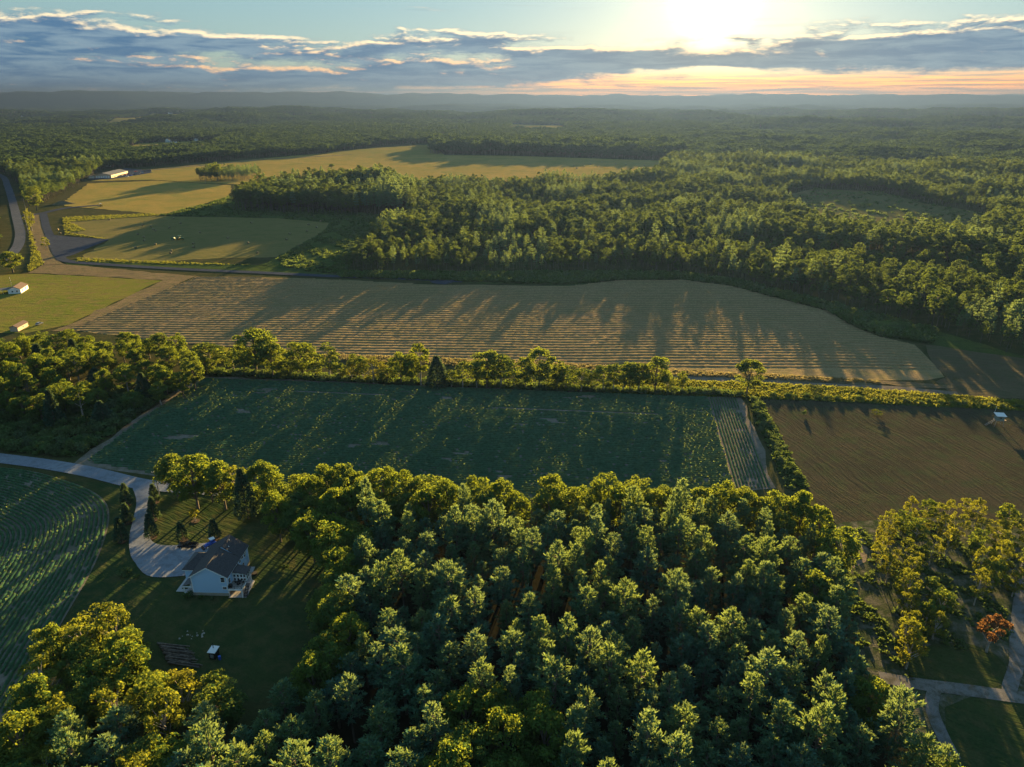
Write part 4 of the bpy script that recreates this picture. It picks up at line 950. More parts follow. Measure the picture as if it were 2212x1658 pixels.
scatter('undergrowth', [[(1810, 1150), (2000, 1130), (2200, 1180), (2190, 1400), (1990, 1420), (1960, 1480), (1850, 1400)]], 1.0, 'under', .15, .7, 'low weeds in the clearing', 'undergrowth', (14, .1))
scatter('scrub', [CLEARING], .012, 'under', .9, 2.2, 'scattered dark scrub in the forest clearing', 'scrub', (60, -.2))
# ------------------------------------------------------------------ farmhouse
def window(parent, x, y, z, w, h, axis, out=1, bars=1):
    """a framed window on a wall: axis 'x' lies in the plane y=const facing -y*out, axis 'y' in the plane x=const facing +x*out"""
    f = MB(); g = MB(); t = .11
    def bx(mb, a0, a1, z0, z1, d0, d1):
        if axis == 'x': mb.box(a0, a1, *sorted((y-d0*out, y-d1*out)), z0, z1)
        else: mb.box(*sorted((x+d0*out, x+d1*out)), a0, a1, z0, z1)
    c = x if axis == 'x' else y
    bx(f, c-w/2-t, c+w/2+t, z+h, z+h+t, .01, .07); bx(f, c-w/2-t-.04, c+w/2+t+.04, z-t, z, .01, .10)
    bx(f, c-w/2-t, c-w/2, z, z+h, .01, .07); bx(f, c+w/2, c+w/2+t, z, z+h, .01, .07)
    if bars: bx(f, c-w/2, c+w/2, z+h/2-.03, z+h/2+.03, .012, .06)
    bx(g, c-w/2, c+w/2, z, z+h, .008, .03)
    o = f.build('window', M['trim'], parent); g.build('pane', M['glass'], o); return o
def farmhouse():
    r = empty('farmhouse', (-82.5, 150.3, 0), R(-2)); W, D, EV = 9.3, 13.7, 6.0
    def prism(prof, y0, y1):
        n = len(prof); b = MB(); b.add([(x, y0, z) for x, z in prof]+[(x, y1, z) for x, z in prof], [tuple(range(n)), tuple(range(2*n-1, n-1, -1))]+[(i, n+i, n+(i+1) % n, (i+1) % n) for i in range(n)]); return b
    prism([(0, .9), (W, .9), (W, EV), (4.5, 8.75), (0, EV)], 0, 8.4).build('wall', M['siding'], r)
    prism([(0, .9), (W, .9), (W, EV), (4.9, 9.0), (0, EV)], 8.402, D).build('wall', M['siding'], r)
    b = MB(); b.box(-.06, W+.06, -.06, D+.06, -.3, .9); b.build('foundation', M['found'], r)
    def roofpair(y0, y1, rx, rz, nm='roof'):
        k = (rz-EV)/rx; k2 = (rz-EV)/(W-rx); oh = .45
        for pts in ([(-oh, y0, EV-oh*k+.18), (rx, y0, rz+.18), (rx, y1, rz+.18), (-oh, y1, EV-oh*k+.18)][::-1], [(rx+.002, y0, rz+.18), (W+oh, y0, EV-oh*k2+.18), (W+oh, y1, EV-oh*k2+.18), (rx+.002, y1, rz+.18)][::-1]):
            b = MB(); b.slab(pts[::-1], .16); b.build(nm, M['shingle'], r)
    roofpair(-.35, 8.4, 4.5, 8.8); roofpair(8.402, D+.35, 4.9, 9.1)
    b = MB()     # white rake boards on the near gable
    for x0, z0, x1, z1 in ((-.45, EV-.29, 4.5, 8.78), (4.5, 8.78, W+.45, EV-.29)):
        b.add([(x0, -.40, z0-.16), (x1, -.40, z1-.16), (x1, -.40, z1+.12), (x0, -.40, z0+.12), (x0, -.352, z0-.16), (x1, -.352, z1-.16), (x1, -.352, z1+.12), (x0, -.352, z0+.12)], [(0, 1, 2, 3), (7, 6, 5, 4), (0, 4, 5, 1), (3, 2, 6, 7), (1, 5, 6, 2), (0, 3, 7, 4)])
    b.build('rake_board', M['trim'], r)
    b = MB()
    for x, y in ((0, 0), (W, 0), (W, D), (0, D)): b.box(x-.10, x+.10, y-.10, y+.10, .92, EV-.05)
    b.build('corner_board', M['trim'], r)
    b = MB(); b.box(W+.30, W+.45, -.3, D+.3, EV-.34, EV-.20); b.cyl((W+.2, -.14, EV-.3), (W+.14, -.14, .3), .05); b.build('gutter', M['trim'], r)
    # garage wing with hipped roof towards the drive
    g = MB(); g.box(-4.6, 0, 5.6, 12.6, -.2, 4.0); g.build('garage_wall', M['siding'], r)
    e = 4.0; gx0, gx1, gy0, gy1 = -5.1, .6, 5.1, 13.1; rz_ = 6.6; ry = 9.1; rx0 = -1.9
    b = MB()
    b.slab([(gx0, gy0, e), (gx1+1.8, gy0, e), (gx1+1.8, ry, rz_), (rx0, ry, rz_)], .12); b.build('garage_roof', M['shingle'], r)
    b = MB(); b.slab([(rx0, ry+.002, rz_), (gx1+1.8, ry+.002, rz_), (gx1+1.8, gy1, e), (gx0, gy1, e)], .12); b.build('garage_roof', M['shingle'], r)
    b = MB(); b.slab([(gx0, gy1, e), (gx0, gy0, e), (rx0-.01, ry, rz_)], .12); b.build('garage_roof', M['greyshingle'], r)  # drive-side hip in a lighter shingle: its skylight put into the colour
    b = MB(); b.box(gx0+.02, gx0+.16, gy0+.05, gy1-.05, e-.32, e-.13); b.box(gx0+.16, -.2, gy0-.02, gy0+.10, e-.32, e-.13); b.build('garage_fascia', M['trim'], r)
    for y in (7.4, 10.9): b = MB(); b.box(-4.68, -4.60, y-1.25, y+1.25, .05, 2.5); b.build('garage_door', M['trim'], r)
    # entrance porch at the front corner
    b = MB(); b.slab([(-2.6, -.2, 2.9), (-.04, -.2, 4.0), (-.04, 3.6, 4.0), (-2.6, 3.6, 2.9)], .14); b.build('porch_roof', M['greyshingle'], r)
    b = MB(); b.box(-2.6, -.12, -.26, -.14, 2.60, 2.86); b.box(-2.66, -2.56, -.26, 3.6, 2.60, 2.80); b.build('porch_fascia', M['trim'], r)
    for y in (0, 3.3): b = MB(); b.box(-2.45, -2.22, y-.1, y+.12, .32, 2.6); b.build('porch_post', M['trim'], r)
    b = MB(); b.box(-2.7, -.07, -.2, 3.6, -.1, .32); b.build('porch_floor', M['concrete'], r)
    b = MB(); b.box(-.10, -.02, 1.4, 2.4, .95, 3.0); b.build('front_door', M['glass'], r)
    window(r, 8.2, 0, 4.35, .95, 1.35, 'x'); window(r, 8.4, 0, 2.15, .95, .75, 'x')
    for y, z, w, h in ((1.2, 3.3, .9, 1.3), (6.9, 4.4, .7, .9), (8.4, 4.2, .9, 1.4), (10.0, 4.4, .9, 1.3), (11.6, 3.9, .9, 1.4), (8.2, 1.6, 1.0, 1.3), (10.0, 1.6, 1.0, 1.3), (12.0, 4.6, .8, .8)): window(r, W, y, z, w, h, 'y')
    for y in (1.0, 4.4): window(r, 0, y, 4.2, .9, 1.3, 'y', -1)
    for x, y, z in ((5.6, 12.0, 8.4), (6.3, 9.8, 7.9)): b = MB(); b.cyl((x, y, z-.5), (x, y, z+.55), .09); b.build('vent_pipe', M['trim'], r)
    # deck and sunroom behind
    b = MB()
    for k in range(12): b.box(W+.08+k*.31, W+.08+k*.31+.29, -.6, 3.0, 2.5, 2.6)
    b.build('deck_floor', M['greywood'], r)
    b = MB(); b.box(W+.06, 13.08, -.68, -.62, 2.22, 2.62); b.box(13.02, 13.10, -.6, 2.4, 2.22, 2.62); b.build('deck_rim', M['trim'], r)
    for x, y in ((13.0, -.5), (13.0, 2.2), (13.0, 5.6), (9.6, 5.6)): b = MB(); b.box(x-.12, x+.12, y-.12, y+.12, -.1, 2.48); b.build('deck_post', M['trim'], r)
    b = MB()
    for x in (W+.3, 11.2, 13.02): b.box(x-.04, x+.04, -.58, -.50, 2.6, 3.55)
    for y in (.5, 1.4): b.box(12.98, 13.06, y-.04, y+.04, 2.6, 3.55)
    b.box(W+.3, 13.02, -.57, -.51, 3.50, 3.56); b.box(W+.3, 13.02, -.56, -.52, 3.05, 3.09); b.box(12.99, 13.05, -.5, 1.4, 3.50, 3.56); b.build('deck_railing', M['black'], r)
    b = MB()
    for k in range(10): b.box(13.12, 14.0, 2.3-k*.27-.27, 2.3-k*.27, 2.30-k*.25, 2.36-k*.25)
    b.build('deck_stairs', M['black'], r)
    for x in (13.14, 13.98): b = MB(); b.add([(x-.03, 2.3, 2.3), (x+.03, 2.3, 2.3), (x+.03, -.45, -.1), (x-.03, -.45, -.1), (x-.03, 2.3, 2.55), (x+.03, 2.3, 2.55), (x+.03, -.45, .15), (x-.03, -.45, .15)], [(0, 1, 2, 3), (7, 6, 5, 4), (0, 3, 7, 4), (1, 5, 6, 2), (0, 4, 5, 1), (3, 2, 6, 7)]); b.build('stair_stringer', M['black'], r)
    s0, s1 = 3.02, 5.9
    b = MB(); b.box(W+.02, 13.0, s0, s1, 2.5, 4.75); b.build('sunroom_wall', M['trim'], r)
    b = MB(); b.slab([(W-.1, s0-.3, 5.55), (13.35, s0-.3, 4.80), (13.35, s1+.2, 4.80), (W-.1, s1+.2, 5.55)], .12); b.build('sunroom_roof', M['shingle'], r)
    for k, x in enumerate((9.95, 10.85, 11.75, 12.55)):
        window(r, x, s0, 3.75, .5, .75, 'x', bars=0); window(r, x, s0, 2.75, .5, .6, 'x', bars=0)
    for y in (3.6, 4.5, 5.4): window(r, 13.0, y, 2.9, .6, 1.5, 'y', bars=1)
    b = MB(); b.slab([(W+.08, -.75, .10), (13.9, -.5, .10), (13.6, 6.2, .10), (11.9, 7.2, .10), (11.4, 12.3, .10), (W+.08, 12.3, .10)], .2); b.build('patio', M['concrete'], r)
    b = MB()
    for x0, x1 in ((-4.4, -2.72),): b.box(x0, x1, 1.2, 2.2, 0, .10)
    b.box(-5.4, -4.42, 1.2, 7.9, 0, .10); b.build('front_walk', M['concrete'], r)
    return tag(r, 'white two-storey farmhouse with dark shingle roof and raised deck', 'house')
farmhouse()
def at_house(x, y, z=0):
    a = R(-2); return (-82.5+x*math.cos(a)-y*math.sin(a), 150.3+x*math.sin(a)+y*math.cos(a), z)
# deck furniture
t = empty('patio_table', at_house(11.6, 1.8, 2.6)); b = MB(); b.cyl((0, 0, .70), (0, 0, .76), .65, .65, 14); b.build('table_top', M['black'], t)
b = MB(); b.cyl((0, 0, 0), (0, 0, .7), .05); b.cyl((0, 0, 0), (0, 0, .05), .3, .25, 10); b.build('pedestal', M['black'], t)
tag(t, 'black round table on the farmhouse deck', 'table')
def patio_chair(x, y, rz, lab):
    o = empty('patio_chair', at_house(x, y, 2.6), rz); b = MB(); b.box(-.25, .25, -.25, .25, .40, .46); b.build('seat', M['black'], o)
    b = MB(); b.box(-.25, .25, .22, .28, .46, .98); b.build('backrest', M['black'], o)
    for i in (-1, 1):
        for j in (-1, 1): b = MB(); b.box(i*.22-.02, i*.22+.02, j*.22-.02, j*.22+.02, 0, .40); b.build('leg', M['black'], o)
    tag(o, lab, 'chair', 'chairs around the deck table')
patio_chair(10.7, 1.8, R(90), 'black deck chair on the house side of the table'); patio_chair(12.5, 1.9, R(-90), 'black deck chair on the outer side of the table'); patio_chair(11.6, .9, R(180), 'black deck chair nearest the railing')
g = empty('barbecue_grill', at_house(9.9, .1, 2.6)); b = MB(); b.box(-.5, .5, -.28, .28, .1, .85); b.build('cabinet', M['black'], g)
b = MB(); b.side([(-.35, .86, .28), (.35, .86, .28), (.35, 1.1, .24), (.2, 1.25, .12), (-.2, 1.25, .12), (-.35, 1.1, .24)], 0, 0); b.build('lid', M['black'], g); tag(g, 'black covered grill on the deck against the house', 'grill')
g = empty('fire_pit', at_house(12.5, 9.0, .1)); b = MB(); b.cyl((0, 0, 0), (0, 0, .45), .7, .6, 12); b.build('bowl', M['black'], g); b = MB(); b.cyl((0, 0, .45), (0, 0, .5), .75, .75, 12); b.build('rim', M['rubber'], g); tag(g, 'dark round fire pit on the patio', 'fire pit')

# ------------------------------------------------------------------ vehicles
def wheels(o, xs, hw, r, w=.24):
    for x in xs:
        for s in (-1, 1):
            b = MB(); b.cyl((x, s*(hw-w), r), (x, s*hw, r), r, r, 14); k = b.build('wheel', M['rubber'], o)
            b = MB(); b.cyl((x, s*(hw-.02), r), (x, s*(hw+.012), r), r*.58, r*.5, 10); b.build('rim', M['chrome'], k)
def pickup(loc, rz, mat, label):
    o = empty('pickup_truck', loc, rz)
    b = MB(); b.side([(-2.75, .45, .92), (2.7, .45, .92), (2.75, .75, .92), (2.65, 1.08, .88), (1.15, 1.18, .90), (1.0, 1.20, .93), (-.75, 1.20, .93), (-.75, .80, .93), (-2.75, .80, .93)], 0, 0); b.build('body', M[mat], o)
    b = MB(); b.box(-2.75, -.78, .80, .95, .79, 1.32); b.box(-2.75, -.78, -.95, -.80, .79, 1.32); b.box(-2.78, -2.66, -.80, .80, .79, 1.30); b.build('cargo_bed', M[mat], o)
    b = MB(); b.side([(1.15, 1.19, .88), (.45, 1.78, .70), (-.55, 1.80, .70), (-.76, 1.19, .88)], 0, 0); c = b.build('cab', M['glass'], o)
    b = MB(); b.slab([(.46, -.71, 1.85), (.46, .71, 1.85), (-.57, .71, 1.86), (-.57, -.71, 1.86)], .06); b.build('cab_roof', M[mat], c)
    for s in (-1, 1): b = MB(); b.box(.02, .10, s*.80-.06, s*.80+.06, 1.2, 1.78); b.build('pillar', M[mat], c)
    for s in (-1, 1): b = MB(); b.box(2.66, 2.78, s*.70-.16, s*.70+.16, .82, 1.0); b.build('headlight', M['white'], o)
    b = MB(); b.box(2.68, 2.86, -.9, .9, .42, .62); b.box(-2.9, -2.76, -.9, .9, .42, .6); b.build('bumper', M['chrome'], o)
    wheels(o, (1.75, -1.7), .97, .40); return tag(o, label, 'truck')
pickup((-92.9, 171.3, .06), R(180-4), 'black', 'black pickup truck parked at the edge of the gravel apron')
def car(loc, rz, mat, label, group=None, s=1.0):
    o = empty('parked_car', loc, rz); o.scale = (s, s, s)
    b = MB(); b.side([(-2.2, .35, .86), (2.2, .35, .86), (2.25, .62, .86), (2.1, .85, .82), (1.0, .98, .84), (-1.9, 1.0, .84), (-2.22, .9, .82)], 0, 0); b.build('body', M[mat], o)
    b = MB(); b.side([(1.05, .98, .80), (.35, 1.45, .62), (-1.2, 1.48, .62), (-1.9, 1.0, .80)], 0, 0); c = b.build('cabin', M['glass'], o)
    b = MB(); b.slab([(.36, -.63, 1.52), (.36, .63, 1.52), (-1.2, .63, 1.54), (-1.2, -.63, 1.54)], .06); b.build('cabin_roof', M[mat], c)
    wheels(o, (1.35, -1.35), .88, .32); return tag(o, label, 'car', group)
car((-268.2, 386, .06), R(80), 'silver', 'silver car parked by the pink-walled shed')
def tractor(loc, rz, mat, label, canopy='white', s=1.0, loader=False):
    o = empty('tractor', loc, rz); o.scale = (s, s, s)
    b = MB(); b.side([(0, .55, .32), (1.55, .55, .30), (1.62, 1.05, .28), (1.3, 1.25, .26), (0, 1.3, .30)], 0, 0); b.build('bonnet', M[mat], o)
    b = MB(); b.box(-1.1, 0, -.42, .42, .55, .95); b.build('chassis', M[mat], o)
    b = MB(); b.box(-.8, -.35, -.25, .25, .95, 1.15); b.box(-.88, -.78, -.25, .25, 1.15, 1.55); b.build('seat', M['black'], o)
    for x, y in ((-.95, .5), (-.95, -.5), (.0, .45), (.0, -.45)): b = MB(); b.cyl((x, y, .9), (x, y, 2.2), .035, .035, 6); b.build('canopy_post', M['black'], o)
    b = MB(); b.slab([(-1.15, -.65, 2.3), (-1.15, .65, 2.3), (.2, .65, 2.3), (.2, -.65, 2.3)][::-1], .10); b.build('canopy', M[canopy], o)
    for x, r, w, hw in ((-.75, .62, .35, .85), (1.15, .40, .24, .72)):
        for sg in (-1, 1):
            b = MB(); b.cyl((x, sg*(hw-w), r), (x, sg*hw, r), r, r, 16); k = b.build('wheel', M['rubber'], o); b = MB(); b.cyl((x, sg*hw, r), (x, sg*(hw+.02), r), r*.5, r*.4, 10); b.build('rim', M['yellowp' if mat == 'green' else 'white'], k)
    for sg in (-1, 1): b = MB(); b.add([(-1.35, sg*.5-.2, 1.15), (-.15, sg*.5-.2, 1.15), (-.15, sg*.5+.36, 1.15), (-1.35, sg*.5+.36, 1.15), (-1.2, sg*.5-.2, 1.34), (-.3, sg*.5-.2, 1.34), (-.3, sg*.5+.36, 1.34), (-1.2, sg*.5+.36, 1.34)], [(3, 2, 1, 0), (4, 5, 6, 7), (0, 1, 5, 4), (1, 2, 6, 5), (2, 3, 7, 6), (3, 0, 4, 7)]); b.build('fender', M[mat], o)
    if loader:
        for sg in (-1, 1): b = MB(); b.cyl((.2, sg*.5, 1.2), (2.0, sg*.5, .5), .07, .07, 6); b.build('loader_arm', M[mat], o)
        b = MB(); b.side([(2.0, .1, .9), (2.7, .05, .9), (2.4, .2, .9), (2.15, .7, .9), (2.0, .7, .9)], 0, 0); b.build('bucket', M['black'], o)
    return tag(o, label, 'tractor')
tractor((-86.6, 171.9, .06), R(222), 'blue', 'blue compact tractor with white canopy behind the farmhouse roof', 'white', 1.05, True)
p = P(*((540/3000)*0+(v) for v in (384, 519)))
tractor((p.x+2.6, p.y, .06), R(8), 'green', 'green tractor pulling a baler across the hayfield', 'green', 1.75)
o = empty('hay_baler', (p.x-3.2, p.y-.6, .06), R(8))
b = MB(); b.side([(-1.9, .7, 1.1), (1.2, .5, 1.1), (1.4, 1.2, 1.1), (.5, 2.5, 1.1), (-1.2, 2.7, 1.1), (-2.1, 1.8, 1.1)], 0, 0); b.build('bale_chamber', M['green'], o)
b = MB(); b.cyl((1.2, 0, .7), (3.0, 0, .6), .08, .06, 6); b.build('drawbar', M['black'], o); b = MB(); b.box(.9, 1.7, -1.2, 1.2, .25, .75); b.build('pickup_reel', M['yellowp'], o); wheels(o, (-.4,), 1.35, .55, .3)
tag(o, 'green round baler hitched behind the tractor', 'baler')
p = P(217, 447); o = tractor((p.x, p.y, .1), R(150), 'yellowp', 'small yellow tractor at the tip of the paved spur', 'white', 1.6)

# ------------------------------------------------------------------ hay bales
BALES = [(237, 476), (125, 498), (166, 506), (130, 506), (309, 488), (326, 491), (331, 497), (336, 500), (366, 494), (375, 474), (390, 484), (298, 508), (311, 514), (312, 522), (336, 530), (432, 504), (418, 528), (418, 536), (370, 544), (369, 549), (293, 537), (492, 516), (536, 527), (543, 483), (626, 507), (619, 519), (663, 501), (666, 487), (684, 493), (693, 480), (556, 548)]
bp0 = None; bale_x = sorted(BALES)
bm_ = MB(); bm_.cyl((-.75, 0, .72), (.75, 0, .72), .76, .76, 18); bale_me = as_mesh(bm_, 'bale', M['bale'])
core = MB(); core.cyl((-.77, 0, .72), (-.745, 0, .72), .55, .60, 14); core.cyl((.745, 0, .72), (.77, 0, .72), .60, .55, 14); core_me = as_mesh(core, 'bale_end', M['dirt'])
for i, (x, y) in enumerate(bale_x):
    p = P(x, y); o = bpy.data.objects.new('hay_bale', bale_me); COL.objects.link(o); o.location = (p.x, p.y, .05); o.rotation_euler = (0, 0, random.uniform(-.6, .6)+random.choice((0, 1.2))); o.scale = (1.1,)*3
    c = bpy.data.objects.new('wound_end', core_me); COL.objects.link(c); c.parent = o
    tag(o, 'round hay bale, %s from the left in the mown hayfield' % ordinal(i+1), 'hay bale', 'round bales in the mown hayfield')
FB = sorted([(1262, 361), (1275, 356), (1292, 360), (1240, 360), (1300, 352), (1330, 356), (1392, 359), (1450, 355), (1474, 357), (1486, 360), (1352, 357), (1246, 365)])
for i, (x, y) in enumerate(FB):
    p = P(x, y); o = bpy.data.objects.new('hay_bale', bale_me); COL.objects.link(o); o.location = (p.x, p.y, float(terrain(p.x, p.y))+.2); o.rotation_euler = (0, 0, random.uniform(0, 3)); o.scale = (1.5,)*3
    tag(o, 'tiny far bale, %s from the left in the golden field' % ordinal(i+1), 'hay bale', 'far bales in the golden field')

# ------------------------------------------------------------------ log pile, boiler, barrel
for k in range(46):
    row = k % 16; lay = k//16; n = Vector((.27, -.96, 0)); a = Vector((.96, .27, 0))*0+Vector((.985, -.17, 0)); c = Vector((-83.6, 132.6, 0))+Vector((.35, -.42, 0))*row+Vector((0, 0, .2+.34*lay))+a*random.uniform(-.5, .6)
    if lay: c += Vector((.17, -.2, 0))
    if lay == 2 and (row < 3 or row > 12): continue
    L_ = random.uniform(5.4, 8.4); r0 = random.uniform(.11, .21); tw = Vector((0, random.uniform(-.6, .6), random.uniform(-.04, .06)))
    b = MB(); mpt = c+(a*L_+tw)*.5+Vector((random.uniform(-.05, .05), random.uniform(-.08, .08), 0)); b.cyl(c, mpt, r0, r0*.88, 9); b.cyl(mpt, c+a*L_+tw, r0*.88, r0*.72, 9)
    o = b.build('log', M['wood'], None); tag(o, 'long weathered log in the pile beside the golden trees', 'log', 'logs stacked on the lawn')
    b = MB(); d = a*-1; b.cyl(c+d*.001, c+d*.015, r0*.8, r0*.8, 9); b.build('sawn_end', M['tan'], o)
o = empty('wood_boiler', (-68.7, 128.4, 0), R(-8)); b = MB(); b.box(-.75, .75, -.9, .9, 0, 2.0); b.build('housing', M['black'], o)
b = MB(); b.slab([(-.95, -1.1, 2.12), (.95, -1.1, 2.12), (.95, 1.1, 2.3), (-.95, 1.1, 2.3)], .1); b.build('roof', M['palesteel'], o); b = MB(); b.cyl((-.2, .4, 2.2), (-.2, .4, 3.6), .1); b.build('chimney_pipe', M['black'], o)
b = MB(); b.box(-.4, .4, -.96, -.905, .5, 1.5); b.build('firebox_door', M['silver'], o); tag(o, 'small dark boiler shed with pale steel roof by the logs', 'shed')
o = empty('barrel', (-67.2, 127.6, 0)); b = MB(); b.cyl((0, 0, 0), (0, 0, .45), .30, .33, 14); b.cyl((0, 0, .45), (0, 0, .9), .33, .30, 14); b.build('drum', M['blue'], o); b = MB(); b.cyl((0, 0, .9), (0, 0, .94), .32, .32, 14); b.build('lid', M['blue'], o); tag(o, 'bright blue barrel beside the boiler shed', 'barrel')
for i in range(16):
    x, y = -76.5+random.uniform(-3.4, 3.4), 135.6+random.uniform(-1.4, 1.4); b = MB(); s = random.uniform(.12, .34); n = 6
    b.add([(math.cos(q)*s*random.uniform(.7, 1.2), math.sin(q)*s*random.uniform(.7, 1.2), 0) for q in [j*6.283/n for j in range(n)]]+[(math.cos(q)*s*.6, math.sin(q)*s*.6, s*.7) for q in [j*6.283/n for j in range(n)]], [tuple(range(n, 2*n))]+[(j, (j+1) % n, n+(j+1) % n, n+j) for j in range(n)])
    o = b.build('wood_chunk', M['greywood'], None); o.location = (x, y, .03); tag(o, 'pale split wood chunk scattered behind the log pile', 'wood', 'wood chunks on the lawn')

# ------------------------------------------------------------------ utility poles
def pole(xb, yb, yt, label, lamp=False):
    p, h = by_top(xb, yb, yt); o = empty('utility_pole', (p.x, p.y, float(terrain(p.x, p.y)))); b = MB(); b.cyl((0, 0, -.3), (0, 0, h), .19, .12, 9); b.build('shaft', M['greywood'], o)
    b = MB(); b.box(-1.1, 1.1, -.07, .07, h-.9, h-.75); b.build('crossarm', M['greywood'], o)
    for x in (-.95, -.3, .95): b = MB(); b.cyl((x, 0, h-.75), (x, 0, h-.55), .06, .04, 7); b.build('insulator', M['trim'], o)
    if lamp:
        b = MB(); b.cyl((.2, -.15, h-2.2), (.2, -.15, h-1.3), .22, .22, 10); b.build('transformer', M['silver'], o)
    return tag(o, label, 'utility pole', 'utility poles')
pole(345, 1073, 1016, 'tall grey utility pole beside the driveway fork', True)
pole(58, 462, 428, 'utility pole on the verge by the paved lane'); pole(444, 396, 376, 'thin utility pole at the golden field grove'); pole(62, 505, 462, 'utility pole beside the tilled strip')

# ------------------------------------------------------------------ hunting blind
o = empty('hunting_blind', (191.0, 252.8, 0), R(-8)); Z0 = 2.5
for x, y in ((-1.3, -1), (1.3, -1), (-1.3, 1), (1.3, 1)): b = MB(); b.cyl((x*1.25, y*1.2, 0), (x, y, Z0), .09, .09, 7); b.build('stilt', M['greywood'], o)
b = MB(); b.box(-1.5, 1.5, -1.2, 1.2, Z0, Z0+.12); b.build('platform', M['greywood'], o)
b = MB(); b.box(-1.4, 1.4, -1.1, 1.1, Z0+.122, Z0+1.0); b.box(-1.4, -.5, -1.1, 1.1, Z0+1.001, Z0+1.5); b.box(.5, 1.4, -1.1, 1.1, Z0+1.001, Z0+1.5); b.box(-1.4, 1.4, -1.1, 1.1, Z0+1.501, Z0+2.0); b.build('cabin', M['tealboard'], o)
b = MB(); b.box(-.49, .49, -1.0, 1.0, Z0+1.002, Z0+1.498); b.build('viewing_slot', M['glass'], o)
b = MB(); b.slab([(-1.8, -1.5, Z0+2.05), (1.9, -1.5, Z0+2.05), (1.9, 1.5, Z0+2.5), (-1.8, 1.5, Z0+2.5)], .09); b.build('roof', M['palesteel'], o)
b = MB(); b.cyl((-1.7, 1.2, Z0+2.3), (-1.3, 1.3, Z0+5.0), .05, .03, 6); b.build('mast', M['trim'], o)
for y in (-.9, -.1): b = MB(); b.cyl((-4.6, y+.3, 0), (-1.5, y+.3, Z0+.1), .06, .06, 6); b.build('ladder_rail', M['greywood'], o)
for k in range(9): b = MB(); f = (k+.6)/9.5; b.box(-4.6+3.1*f-.05, -4.6+3.1*f+.05, -.6, .2, (Z0+.1)*f-.02, (Z0+.1)*f+.03); b.build('rung', M['greywood'], o)
b = MB(); b.add([(1.42, -.8, Z0+.3), (2.5, -.8, Z0-.05), (2.5, .4, Z0-.05), (1.42, .4, Z0+.3), (1.42, -.8, Z0+.34), (2.5, -.8, Z0), (2.5, .4, Z0), (1.42, .4, Z0+.34)], [(3, 2, 1, 0), (4, 5, 6, 7), (0, 1, 5, 4), (1, 2, 6, 5), (2, 3, 7, 6), (3, 0, 4, 7)]); b.build('open_flap', M['tan'], o)
tag(o, 'raised hunting blind with pale roof in the tilled field', 'hunting blind')

# ------------------------------------------------------------------ other buildings
def gable_house(name, loc, rz, w, d, ev, rg, wall, roof, label, cat='house', wins=(), group=None, windows=True):
    """gable end w wide faces -y, ridge along y"""
    o = empty(name, loc, rz); b = MB(); prof = [(-w/2, 0), (w/2, 0), (w/2, ev), (0, rg), (-w/2, ev)]
    b.add([(x, 0, z) for x, z in prof]+[(x, d, z) for x, z in prof], [(0, 1, 2, 3, 4), (9, 8, 7, 6, 5)]+[(i, 5+i, 5+(i+1) % 5, (i+1) % 5) for i in range(5)]); b.build('wall', M[wall], o)
    k = (rg-ev)/(w/2); oh = .4
    for s in (-1, 1): b = MB(); pts = [(s*.001, -oh, rg+.16), (s*(w/2+oh), -oh, ev-oh*k+.16), (s*(w/2+oh), d+oh, ev-oh*k+.16), (s*.001, d+oh, rg+.16)]; b.slab(pts if s > 0 else pts[::-1], .14); b.build('roof', M[roof], o)
    for axis, x, y, z, ww, hh, out in wins: window(o, x, y, z, ww, hh, axis, out)
    return tag(o, label, cat, group)
h_ = gable_house('bungalow', (-326.4, 454.2, 0), R(14), 7.4, 13, 3.0, 4.7, 'white', 'brownroof', 'low white bungalow with brown roof on the sunlit lawn', wins=[('x', -1.2, 0, 1.1, .9, 1.0, 1), ('x', 1.6, 0, 1.1, .9, 1.0, 1), ('y', 3.7, 3, 1.1, 1.1, 1.1, 1), ('y', 3.7, 8.5, 1.1, 1.1, 1.1, 1)])
b = MB(); b.slab([(-3.9, .5, 2.9), (-3.9, 8, 2.9), (-11, 8, 2.5), (-11, .5, 2.5)][::-1], .15); b.build('carport_roof', M['greysteel'], h_)
for x, y in ((-10.8, .8), (-10.8, 7.6), (-7, .8)): b = MB(); b.cyl((x, y, 0), (x, y, 2.4), .08); b.build('carport_post', M['trim'], h_)
o = empty('flagpole', (-333.5, 463, 0)); b = MB(); b.cyl((0, 0, 0), (0, 0, 9), .06, .035, 7); b.build('shaft', M['trim'], o); b = MB(); b.cyl((0, 0, 9), (0, 0, 9.15), .08, .02, 7); b.build('finial', M['trim'], o); tag(o, 'thin white pole behind the bungalow', 'pole')
gable_house('garden_shed', (-274.0, 373.0, 0), R(4), 4.2, 10, 2.5, 3.5, 'tan', 'brownroof', 'long tan shed with brown roof at the lawn corner', 'shed', [('y', 2.1, 5.5, 1.0, .7, .7, 1)])
